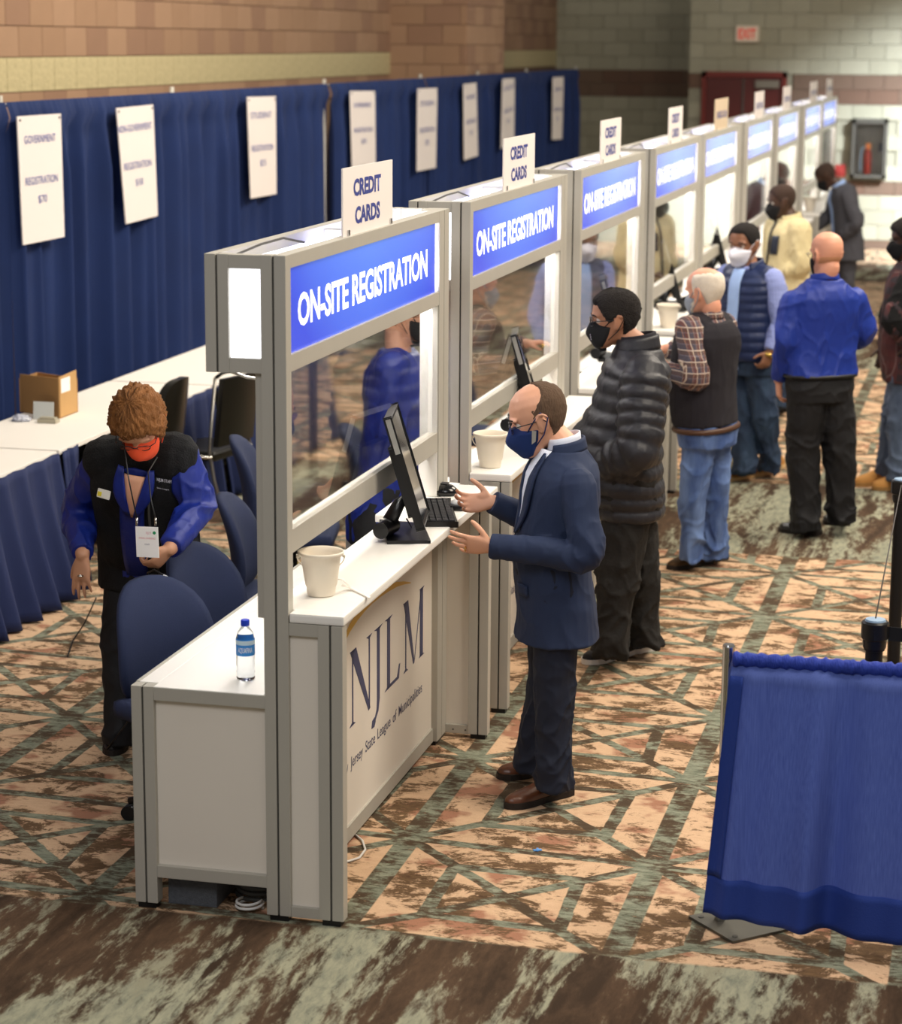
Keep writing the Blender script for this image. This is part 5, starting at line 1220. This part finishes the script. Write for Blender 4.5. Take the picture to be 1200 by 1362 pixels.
def keyboard():
    t = thing('keyboard', 'black keyboard beside the monitor on the nearest counter', 'keyboard', (0, 0, 0), 0, 'black keyboards on the counters')
    a = Vector((.150, 1.440, CT)); b_ = Vector((-.012, 1.955, CT)); d = (b_-a).normalized(); L_ = (b_-a).length*.86; n = Vector((d.y, -d.x, 0)); M = Matrix((d, n, Vector((0, 0, 1)))).transposed()
    if M.determinant() < 0: n = -n
    M = Matrix((d, n, Vector((0, 0, 1)))).transposed().to_4x4(); M.translation = a
    mb = MB(); mb.box(0, L_, -.07, .07, 0, .016, bev=.004, M=M); mb.build('case', BLACKP, t)
    for r_ in range(5):
        mb = MB()
        for k_ in range(15): mb.box(.012+k_*(L_-.024)/15, .012+(k_+.88)*(L_-.024)/15, -.060+r_*.0245, -.040+r_*.0245, .015, .022, bev=.0015, M=M)
        mb.build('key_row', KEYM, t)
    return t
k0 = keyboard()
def terminal():
    t = thing('card_terminal', 'black rounded card terminal beyond the keyboard, nearest counter', 'card terminal', (.0, 2.07, CT), 0, 'black card terminals')
    mb = MB(); mb.lathe([(0, 0), (.055, 0), (.062, .008), (.060, .022), (.045, .038), (.02, .046), (0, .047)], 24, Matrix.Rotation(-.3, 4, 'Z'), 1.25, .85); mb.build('body', mat('glossy_black_plastic', '0C0C0E', .18), t, smooth=True)
    mb = MB(); mb.box(-.03, .03, -.02, .02, .044, .049, bev=.003); mb.build('display', KEYM, t)
    return t
t0_ = terminal()
ms = thing('mouse', 'small silver and black mouse at the edge of the nearest counter', 'mouse', (.135, 1.80, CT))
mb = MB(); mb.box(-.035, .035, -.055, .055, 0, .022, bev=.008); mb.build('base', BLACKP, ms)
mb = MB(); mb.lathe([(0, .020), (.030, .020), (.028, .030), (.015, .037), (0, .038)], 20, None, 1, 1.5); mb.build('shell', mat('mouse_silver', 'B5B7B9', .3), ms, smooth=True)
for i, dx, dy in ((1, -.06, -.10), (3, -.12, -.08), (2, -.1, -.05), (4, -.1, -.05), (6, -.1, -.05)):
    c = copy_tree(m0); c.location = (dx, STARTS[i]+dy, 0); c['label'] = 'black computer monitor on the %s counter' % ['', 'second', 'third', 'fourth', 'fifth', '', 'seventh'][i]
for i, dx, dy in ((1, -.07, -.55), (3, -.08, -.3), (4, -.05, -.2)):
    c = copy_tree(k0); c.location = (dx, STARTS[i]+dy, 0); c['label'] = 'black keyboard on the %s counter' % ['', 'second', '', 'fourth', 'fifth'][i]
for i, x, y in ((1, -.02, 3.36), (1, .0, 3.75), (3, .02, 9.4)):
    c = copy_tree(t0_); c.location = (x, y, CT); c['label'] = {3.36: 'black card terminal behind the bucket on the second counter', 3.75: 'black card terminal farther along the second counter', 9.4: 'black card terminal on the fourth counter'}[y]
mb = MB(); mb.tube([at(541, 690, 2, CT+.06), at(548, 702, 2, CT+.01), at(536, 708, 2, CT+.005), at(522, 700, 2, CT+.005), at(508, 694, 2, CT+.006)], .003, 6)
tag(mb.build('monitor_cable', BLACKP, None, smooth=True), 'thin black cable looping behind the nearest monitor stand', 'cable')
sh = at(556, 652, 2, CT); mb = MB(); mb.box(-.075, .075, -.10, .10, 0, .003, M=Matrix.Translation((-.07, 2.22, CT)) @ Matrix.Rotation(-.2, 4, 'Z')); tag(mb.build('paper_sheet', mat('paper', 'F4F2EE', .7)), 'white sheets of paper under the staff hands on the nearest counter', 'paper')
# water bottle
wb_ = thing('water_bottle', 'clear water bottle with blue cap and label on the nearest staff desk', 'bottle', (-.205, .16, .7915))
PET = mat('clear_bottle_plastic', 'F4FAFF', .04, trans=1, ior=1.33)
mb = MB(); mb.lathe([(0, .003), (.024, .0), (.030, .004), (.0315, .012), (.030, .022), (.0315, .03), (.030, .045), (.0315, .055), (.0315, .13), (.031, .15), (.026, .168), (.016, .182), (.0125, .188), (.0125, .195), (0, .195)], 32); mb.build('bottle', PET, wb_, smooth=True)
mb = MB(); mb.lathe([(0, .19), (.0145, .190), (.0150, .192), (.0150, .208), (.0135, .211), (0, .211)], 24); mb.build('cap', mat('blue_cap', '1C3FC0', .35), wb_, angle=40)
mb = MB(); mb.lathe([(.0322, .090), (.0325, .092), (.0325, .145), (.0322, .147)], 32); lb = mb.build('label', mat('bottle_label_blue', '3A93E4', .4), wb_, smooth=True)
mb = MB(); mb.lathe([(.0328, .128), (.0330, .130), (.0330, .141), (.0328, .143)], 32); mb.build('label_band', mat('bottle_label_pale', 'CFE6F5', .4), wb_, smooth=True)
me = text_mesh('AQUAFINA', .01); co = [v.co.copy() for v in me.vertices]; lo = min(c.x for c in co); hi = max(c.x for c in co); l2 = min(c.y for c in co); h2 = max(c.y for c in co)
for v in me.vertices:
    a = (v.co.x-lo)/(hi-lo)*1.6-.80+.30; z = .098+(v.co.y-l2)/(h2-l2)*.022; v.co = Vector((.0331*math.sin(a), -.0331*math.cos(a), z))
me.materials.clear(); link('lettering', me, mat('bottle_label_white', 'F6FAFF', .4), lb)
# under the desk
mb = MB(); mb.box(-.462, -.285, .06, .36, 0, .105, bev=.004); tag(mb.build('carpeted_block', mat('grey_carpet_fabric', '55585E', .95, var=.3, vscale=90, bump=.6, bscale=200)), 'grey carpet-covered block under the nearest staff desk', 'block')
def coil(name, c, r, n, rad, m, label):
    mb = MB(); pts = []
    for k in range(n*20+1):
        a = k*2*PI/20; pts.append(Vector((c[0]+r*math.cos(a)*(1+.04*math.sin(a*.37)), c[1]+r*1.1*math.sin(a), c[2]+rad+.004*k/20*2+rad*1.3*(k/20))))
    mb.tube(pts, rad, 6); tag(mb.build(name, m, None, smooth=True), label, 'cable')
coil('cable_coil', (-.165, .20, 0), .085, 3, .009, mat('dark_grey_cable', '4A4C4C', .5), 'coiled dark grey cable under the nearest staff desk')
coil('white_cable_coil', (-.175, .085, 0), .045, 2, .005, mat('white_cable', 'D8D6D2', .5), 'small coil of pale cable in front of the dark coil under the desk')
mb = MB(); mb.tube([at(470, 1108, 2, .006), at(482, 1118, 2, .006), at(486, 1130, 2, .006), at(478, 1141, 2, .006), at(462, 1146, 2, .006), at(450, 1150, 2, .006)], .0045, 6)
tag(mb.build('floor_cable', mat('white_cable', 'D8D6D2', .5), None, smooth=True), 'loop of pale cable coming out beneath the printed banner panel', 'cable')
mb = MB(); lc = at(715, 1131, 2, 0); mb.box(-.016, .016, -.008, .008, 0, .003, bev=.001, M=Matrix.Translation(lc) @ Matrix.Rotation(.5, 4, 'Z')); mb.box(-.004, .004, -.016, .014, .001, .005, bev=.001, M=Matrix.Translation(lc) @ Matrix.Rotation(.2, 4, 'Z'))
tag(mb.build('candy_wrapper', mat('wrapper_blue', '5C96D8', .4)), 'tiny light blue wrapper lying on the carpet before the suited man', 'litter')
mb = MB(); mb.tube([at(128, 795, 2, .25), at(112, 830, 2, .1), at(97, 852, 2, .01), at(90, 873, 2, .006)], .0035, 6); tag(mb.build('hanging_cable', BLACKP, None, smooth=True), 'thin black cable trailing to the carpet left of the woman', 'cable')
mb = MB(); mb.box(-.012, .012, 0, .75, 0, .003, M=Matrix.Translation(at(268, 756, 2, 0)) @ Matrix.Rotation(-1.05, 4, 'Z')); tag(mb.build('yellow_tape', mat('yellow_tape', 'C9BC3A', .5)), 'strip of yellow tape on the carpet behind the blue chairs', 'tape')

# ================================================================ tables with navy skirts
WTOP = mat('white_table_cover', 'E9E4DC', .6, var=.02, vscale=3)
tabs = [(1.90, 4.18), (4.21, 6.62), (6.65, 9.06)]
tn = ['leftmost long white table with a navy skirt, cut off by the left edge', 'long white table carrying the cardboard box', 'long white table beyond the black chairs, farthest of the three']
for i, (a, b2) in enumerate(tabs):
    t = thing('folding_table', tn[i], 'table', (-2.99, a, 0), 0, 'long white tables by the drapes'); L_ = b2-a
    mb = MB(); mb.box(-.35, .35, 0, L_, .735, .762, bev=.006); mb.build('table_top', WTOP, t)
    for x in (-.28, .28):
        for y in (.15, L_-.15):
            mb = MB(); mb.tube([(x, y, 0), (x, y, .735)], .014); mb.build('leg', BLACKM, t)
def skirt(name, y0, y1, label, flare=.10, seed=0, x=-2.636):
    rnd = random.Random(seed); n = max(2, int((y1-y0)/.21)); ph = rnd.uniform(0, 6)
    def fn(u, v):
        amp = .008+.040*v; s = math.sin(2*PI*n*u+ph+.9*math.sin(u*9+seed))+.3*math.sin(2*PI*n*1.9*u+1); return (x+.004+flare*v**1.3+amp*s+amp*.3, y0+(y1-y0)*u+.02*v*math.cos(2*PI*n*u+ph)-(.0 if u > .02 else 0), .752-.74*v), (1, 0, 0)
    mb = MB(); mb.solid_grid(fn, n*14, 14, .004); o = mb.build(name, NAVYS, None, smooth=True); tag(o, label, 'table skirt', 'navy table skirts')
skirt('table_skirt', 1.92, 4.17, 'pleated navy skirt of the leftmost white table', .12, 1)
skirt('table_skirt', 4.22, 4.46, 'bunched navy skirt end beside the bending woman', .02, 2)
skirt('table_skirt', 5.05, 6.60, 'navy skirt behind the black chairs', .04, 3)
skirt('table_skirt', 6.67, 9.04, 'navy skirt of the farthest white table', .05, 4)
mb = MB(); mb.box(-3.33, -3.30, 1.92, 9.04, .02, .73); tag(mb.build('gap_shade_sheet', mat('gap_shade_black', '0B0E18', .9)), 'dark sheet added as the shade beneath the white tables, seen through the open skirt', 'cloth')  # added dark sheet, its colour stands in for the shaded void under the tables
# cardboard box and packets on the table
TZ = .7625
CARD = mat('cardboard', 'A67C4A', .85, var=.06, vscale=8); CARDL = mat('cardboard_lighter', 'BD9560', .85, var=.05, vscale=8)  # second, lighter tone goes on one box side only
bx = thing('cardboard_box', 'open brown cardboard box with a white label on the long white table', 'box', (-3.17, 5.2, TZ))
WORLDSPACE[0] = True
P0 = at(28, 548, 2, TZ); P1 = at(80, 557, 2, TZ); P2 = at(103, 548, 2, TZ); d1 = P1-P0; d2 = P2-P1
def panel(nm, a, b_, h0, h1, m, th=.006, par=bx):
    mb = MB(); n = Vector(((b_-a).y, -(b_-a).x, 0)).normalized(); mb.prism([a, b_, b_+Vector((0, 0, h1)), a+Vector((0, 0, h0))], 0, -n*th); return mb.build(nm, m, par)
panel('box_side', P0, P1, .225, .235, CARD); panel('box_side', P1, P2, .24, .25, CARDL); P3 = P0+d2*1.0; panel('box_side', P3, P2, .20, .20, CARD); panel('box_side', P0, P3, .20, .20, CARD)
mb = MB(); mb.prism([P0, P1, P2, P3], 0, (0, 0, .006)); mb.build('box_bottom', CARD, bx)
n2 = Vector((d2.y, -d2.x, 0)).normalized(); c0 = P1+d2*.10+Vector((0, 0, .145)); mb = MB(); mb.prism([c0, c0+d2*.50, c0+d2*.50+Vector((0, 0, .082)), c0+Vector((0, 0, .082))], 0, n2*.002); mb.build('shipping_label', mat('paper', 'F4F2EE', .7), bx)
WORLDSPACE[0] = False
q0 = at(46, 556, 2, TZ); mb = MB(); mb.box(0, .125, 0, .006, 0, .10, M=Matrix.Translation(q0+Vector((0, -.02, 0))) @ Matrix.Rotation(-.12, 4, 'X')); tag(mb.build('white_card', mat('grey_white_card', 'C9CCC8', .6)), 'white card leaning against the front of the cardboard box', 'card')
q1 = at(64, 562, 2, TZ); mb = MB(); mb.box(-.055, .06, -.03, .03, 0, .022, bev=.003, M=Matrix.Translation(q1)); mb.box(-.045, .05, -.022, .022, .022, .032, bev=.004, M=Matrix.Translation(q1)); tag(mb.build('badge_tray', mat('grey_tray', 'A7A08C', .5)), 'small beige and grey tray in front of the cardboard box', 'tray')
q2 = at(28, 560, 2, TZ)
bm = bmesh.new(); bmesh.ops.create_icosphere(bm, subdivisions=3, radius=.05)
for v in bm.verts:
    v.co = Vector((v.co.x*1.1, v.co.y*.8, max(0, v.co.z*.55+.01)))*(1+.35*mnoise.noise(v.co*50)); v.co += q2
    v.co.z = max(v.co.z, TZ+.001)
me = bpy.data.meshes.new('plastic_bag'); bm.to_mesh(me); bm.free(); o = link('plastic_bag', me, mat('crumpled_plastic', 'B7BAC6', .25)); tag(o, 'crumpled clear plastic bag left of the cardboard box', 'bag')

# ================================================================ chairs
BLUEC = mat('blue_chair_fabric', '232D4C', .85, var=.08, vscale=12, bump=.15, bscale=300)
def office_chair():
    t = thing('office_chair', '', 'chair', (0, 0, 0), 0, 'blue office chairs behind the desks')
    # chair faces +x; back at -x
    def fn(u, v):
        a = PI*u*2; r = v
        # superellipse disc
        c, s_ = math.cos(a), math.sin(a); k = (abs(c)**2.6+abs(s_)**2.6)**(-1/2.6)
        y = .225*c*k*r*(1-.10*(s_*r)); z = .68+.235*s_*k*r
        x = -.20-.16*(y/.225)**2*-.35-.05*((z-.68)/.235)**2-.03*((z-.68)/.235)
        return (x, y, z), (1, 0, 0)
    bm = bmesh.new(); A = []
    for side, off in ((1, .030), (-1, -.030)):
        rg = []
        for j in range(9):
            v = j/8; row = []
            th = math.sqrt(max(0, 1-(v*.98)**6))
            for i in range(36):
                p, n = fn(i/36, max(v, .02)); row.append(bm.verts.new(Vector(p)+Vector((off*th, 0, 0))))
            rg.append(row)
        A.append(rg)
        for a_, b_ in zip(rg, rg[1:]):
            for k in range(36): bm.faces.new((a_[k], a_[(k+1) % 36], b_[(k+1) % 36], b_[k]))
        bm.faces.new(rg[0])
    for k in range(36): bm.faces.new((A[0][-1][k], A[0][-1][(k+1) % 36], A[1][-1][(k+1) % 36], A[1][-1][k]))
    bmesh.ops.recalc_face_normals(bm, faces=bm.faces[:]); me = bpy.data.meshes.new('backrest'); bm.to_mesh(me); bm.free(); me.polygons.foreach_set('use_smooth', [True]*len(me.polygons)); link('backrest', me, BLUEC, t)
    mb = MB(); mb.box(-.20, .24, -.23, .23, .42, .49, bev=.032); mb.build('seat', BLUEC, t, smooth=True)
    mb = MB(); mb.tube([(-.26, 0, .60), (-.27, 0, .46), (-.16, 0, .405), (.0, 0, .40)], .020, 8, sx=1.6); mb.build('back_bracket', BLACKP, t, smooth=True)
    mb = MB(); mb.tube([(.02, 0, .10), (.02, 0, .42)], .024); mb.build('gas_column', BLACKM, t, smooth=True)
    for k in range(5):
        a = k*2*PI/5; e = Vector((.02+.27*math.cos(a), .27*math.sin(a), .075)); mb = MB(); mb.tube([(.02, 0, .12), tuple(e)], [.022, .014], 8); l = mb.build('leg', BLACKP, t, smooth=True)
        mb = MB(); mb.tube([e+Vector((-.018*math.sin(a), .018*math.cos(a), -.045)), e-Vector((-.018*math.sin(a), .018*math.cos(a), .045))], .028, 14); mb.build('caster', BLACKP, l, angle=40)
    return t
oc = office_chair()
cs = [((-.56, .86), -.55, 'nearest blue office chair, tucked against the nearest staff desk'), ((-.60, 1.50), -.35, 'blue office chair right beside the bending woman, second from the camera'),
      ((-.74, 2.52), .15, 'blue office chair whose back shows left of the booth post, third from the camera'), ((-1.10, 3.72), .20, 'tall-looking blue office chair back, fourth, in front of the black chairs'),
      ((-.80, 4.6), .1, 'blue office chair seen through the pane of the nearest booth'), ((-.85, 7.0), -.1, 'blue office chair behind the third booth')]
for i, ((x, y), rz, lbl) in enumerate(cs):
    c = oc if i == 0 else copy_tree(oc); c.location = (x-.10, y, [-.05+.05, 0, .0, .08, 0, 0][i] if False else 0); c.rotation_euler = (0, 0, rz); c['label'] = lbl
    if i in (2,): c.scale = (1, 1, 1.03)
    if i == 3: c.scale = (1, 1, 1.08)
VINYL = mat('black_vinyl', '17150F', .32)
def stack_chair(name, loc, rz, label):
    t = thing(name, label, 'chair', loc, rz, 'black chairs by the long tables')
    # faces -x (towards the table), backrest at +x
    mb = MB(); mb.solid_grid(lambda u, v: ((.20+.05*v+.02*math.cos(PI*(u-.5)), -.22+.44*u, .50+.42*v), (1, 0, 0)), 10, 8, .035); mb.build('backrest', VINYL, t, angle=50)
    mb = MB(); mb.box(-.24, .20, -.23, .23, .41, .47, bev=.02); mb.build('seat', VINYL, t, smooth=True)
    for s_ in (-1, 1):
        mb = MB(); mb.tube([(.22, s_*.245, .93), (.17, s_*.245, .48), (.20, s_*.245, .30), (.30, s_*.25, .0)], .011, 8); mb.build('leg', mat('dull_steel', '8E8B84', .35, .9), t, smooth=True)
        mb = MB(); mb.tube([(.19, s_*.245, .44), (-.22, s_*.245, .43), (-.26, s_*.25, .0)], .011, 8); mb.build('leg', SILVER, t, smooth=True)
    mb = MB(); mb.tube([(.225, -.245, .93), (.245, -.2, .955), (.245, .2, .955), (.225, .245, .93)], .012, 8); mb.build('top_rail', BLACKM, t, smooth=True)
    return t
stack_chair('banquet_chair', (-2.52, 6.15, 0), -.18, 'black padded chair with silver legs seen under the booth header')
def tub_chair(loc, rz, label):
    t = thing('office_armchair', label, 'chair', loc, rz, 'black chairs by the long tables')
    mb = MB(); mb.solid_grid(lambda u, v: ((.20+.06*v-.05*(2*u-1)**2, -.22*(1-.12*v**4)+.44*(1-.12*v**4)*u, .48+.45*(v-.18*v*(2*u-1)**4)), (1, 0, 0)), 16, 10, .05); mb.build('backrest', VINYL, t, angle=60)
    mb = MB(); mb.box(-.25, .20, -.23, .23, .42, .50, bev=.03); mb.build('seat', VINYL, t, smooth=True)
    for s_ in (-1, 1):
        mb = MB(); mb.tube([(.18, s_*.25, .60), (.0, s_*.27, .66), (-.15, s_*.26, .64), (-.16, s_*.24, .46)], .018, 8); mb.build('armrest', BLACKP, t, smooth=True)
    mb = MB(); mb.tube([(0, 0, .08), (0, 0, .43)], .025); mb.build('gas_column', BLACKM, t, smooth=True)
    for k in range(5):
        a = k*2*PI/5; e = Vector((.27*math.cos(a), .27*math.sin(a), .07)); mb = MB(); mb.tube([(0, 0, .11), tuple(e)], [.02, .013], 8); l = mb.build('leg', BLACKP, t, smooth=True)
        mb = MB(); mb.tube([e+Vector((0, -.015, -.042)), e+Vector((0, .015, -.042))], .026, 12); mb.build('caster', BLACKP, l, angle=40)
tub_chair((-2.80, 5.80, 0), .0, 'black rounded chair back showing right behind the woman')

# ================================================================ foreground curtain, stanchions
def sheer():
    m = bpy.data.materials.new('sheer_blue_banjo_cloth'); m.use_nodes = True; nt = m.node_tree; N = nt.nodes; L = nt.links; b = N['Principled BSDF']
    tc = N.new('ShaderNodeTexCoord'); mp = N.new('ShaderNodeMapping'); mp.inputs['Scale'].default_value = (420, 420, 9); L.new(tc.outputs['Object'], mp.inputs[0])
    n = N.new('ShaderNodeTexNoise'); n.inputs['Scale'].default_value = 1; n.inputs['Detail'].default_value = 3; L.new(mp.outputs[0], n.inputs[0])
    mx = N.new('ShaderNodeMix'); mx.data_type = 'RGBA'; mx.inputs[6].default_value = lin('1F3688'); mx.inputs[7].default_value = lin('6A80CC'); L.new(n.outputs['Fac'], mx.inputs[0]); L.new(mx.outputs[2], b.inputs['Base Color'])
    b.inputs['Roughness'].default_value = .8
    tr = N.new('ShaderNodeBsdfTranslucent'); tr.inputs[0].default_value = lin('4258B8'); ms_ = N.new('ShaderNodeMixShader'); ms_.inputs[0].default_value = .22
    L.new(b.outputs[0], ms_.inputs[1]); L.new(tr.outputs[0], ms_.inputs[2]); L.new(ms_.outputs[0], N['Material Output'].inputs['Surface']); return m
SHEER = sheer(); HEM = mat('blue_curtain_hem', '1E3A8C', .8, var=.1, vscale=6, bump=.2, bscale=200)
cur = thing('low_curtain', 'short bright blue curtain on a chrome pole, foreground right', 'curtain', (1.9, .33, .92))
WORLDSPACE[0] = True
XA, XB = 1.425, 3.2
def cfold(u): return .5*math.sin(2*PI*(5.2*u+.1))+.25*math.sin(2*PI*(13.7*u)+1+2*math.sin(9*u))+.35*math.sin(2*PI*9.1*u+2)
def cfn(z0, z1, solid):
    def fn(u, v):
        z = z1+(z0-z1)*v; tot = (.935-z)/.87; a = .016+.050*min(1, tot*1.3); x = XA+(XB-XA)*u-.080*tot*(1-u)**6; wav = .018*math.sin(2*PI*1.9*u+1.2)*tot
        q = (x+.010*math.cos(2*PI*7.2*u)*tot, (.325 if z > .9 else .29)-.03*tot+a*cfold(u)*.8, z+(wav if tot > .8 else 0)*(tot-.8)*5*.6); return (q, (0, 1, 0)) if solid else q
    return fn
mb = MB(); mb.grid(cfn(.19, .925, False), 260, 26); mb.build('cloth', SHEER, cur, smooth=True)
mb = MB(); mb.solid_grid(cfn(.045, .19, True), 260, 6, .004); mb.build('hem', HEM, cur, smooth=True)
mb = MB(); mb.solid_grid(lambda u, v: (lambda p: ((p[0][0]-.002, p[0][1]-.005, p[0][2]), (0, 1, 0)))(cfn(.19, .91, True)(u*.026, v)), 5, 26, .003); mb.build('side_hem', HEM, cur, smooth=True)
mb = MB(); rr = []
mb.tube([(XA+(XB-XA)*k/160, .33, .937) for k in range(161)], [.024+.006*mnoise.noise(Vector((k*.9, 0, 0)))+.003*math.sin(k*1.7) for k in range(161)], 14); mb.build('rod_pocket', mat('blue_rod_pocket', '20389A', .75, var=.25, vscale=30, bump=.6, bscale=60, stretch=(4, 1, 1)), cur, smooth=True)
WORLDSPACE[0] = False
cp = thing('curtain_pole', 'chrome upright pole on a dark steel base plate holding the low blue curtain', 'pole', (1.405, .37, 0))
mb = MB(); mb.tube([(0, 0, .008), (0, 0, .968)], .020, 20); mb.tube([(0, 0, .968), (0, 0, .975)], [.021, .018], 20); mb.build('upright', CHROME, cp, angle=40)
WORLDSPACE[0] = True
q = [at(916, 1218, 2, .01), at(975, 1252, 2, .01), at(1058, 1233, 2, .01)]; q.append(q[0]+q[2]-q[1])
mb = MB(); mb.prism(q, 0, (0, 0, -.009)); bpn = mb.build('base_plate', mat('dark_steel_plate', '5A5850', .45, .6, var=.15, vscale=10), cp)
for u_, v_ in ((.12, .12), (.88, .12), (.88, .88), (.12, .88)):
    c = q[1]+(q[0]-q[1])*u_+(q[2]-q[1])*v_; mb = MB(); mb.tube([c, c+Vector((0, 0, .002))], .010, 12); mb.build('bolt_hole', GAP, bpn)
WORLDSPACE[0] = False
def stanchion(x, y, label, sc_=1.0):
    t = thing('stanchion', label, 'stanchion', (x, y, 0), 0, 'black belt stanchions in the aisle')
    mb = MB(); mb.lathe([(0, 0), (.17, 0), (.172, .006), (.15, .022), (.05, .034), (.032, .05), (0, .05)], 32); mb.build('base', BLACKM, t, angle=50)
    mb = MB(); mb.lathe([(.030, .05), (.030, .86), (.036, .862), (.036, .885), (0, .885)], 24); mb.build('post', BLACKM, t, angle=50)
    mb = MB(); mb.lathe([(0, .87), (.040, .87), (.042, .90), (.048, .905), (.048, .960), (.043, .966), (0, .966)], 12); h = mb.build('belt_head', BLACKP, t, angle=30)
    mb = MB(); mb.lathe([(0, .966), (.036, .966), (.034, .972), (0, .974)], 20); mb.build('cap', mat('pale_blue_top_highlight', '8FA9C4', .4), h, angle=40)  # blue-white highlight of the post top put into the cap colour
    return t
S = [(1.854, .85), (1.815, 3.5), (2.08, 5.4), (2.15, 7.36), (2.15, 9.6), (2.15, 12.0)]
SL = ['black belt stanchion just behind the low blue curtain', 'black stanchion post at the right edge above the curtain']+['black stanchion reflected in the panes, %s of the row to the right' % k for k in ('third', 'fourth', 'fifth', 'last')]
for (x, y), l in zip(S, SL): stanchion(x, y, l)
BELT = mat('black_belt_webbing', '101012', .8)
def belt(a, b_, label):
    a, b_ = Vector(a), Vector(b_); mb = MB(); d = (b_-a); n = Vector((d.y, -d.x, 0)).normalized()
    mb.solid_grid(lambda u, v: (a+d*u+Vector((0, 0, -.05*v-.03*math.sin(PI*u))), n), 12, 1, .002); tag(mb.build('stanchion_belt', BELT), label, 'belt', 'black belts between stanchions')
belt((1.90, .86, .945), (3.4, 1.0, .945), 'black belt leaving the nearest stanchion towards the right edge')
for i in range(2, 5): belt((S[i][0], S[i][1]+.05, .945), (S[i+1][0], S[i+1][1]-.05, .945), 'black belt running along the aisle after the %s stanchion' % ('third', 'fourth', 'fifth')[i-2])
mb = MB(); mb.tube([(S[0][0], S[0][1], .974), (S[1][0], S[1][1]-.04, .95)], .0028, 6); tag(mb.build('cord', mat('dark_cord', '3A3532', .6), None, smooth=True), 'thin dark cord running up from the near stanchion to the next', 'cord')
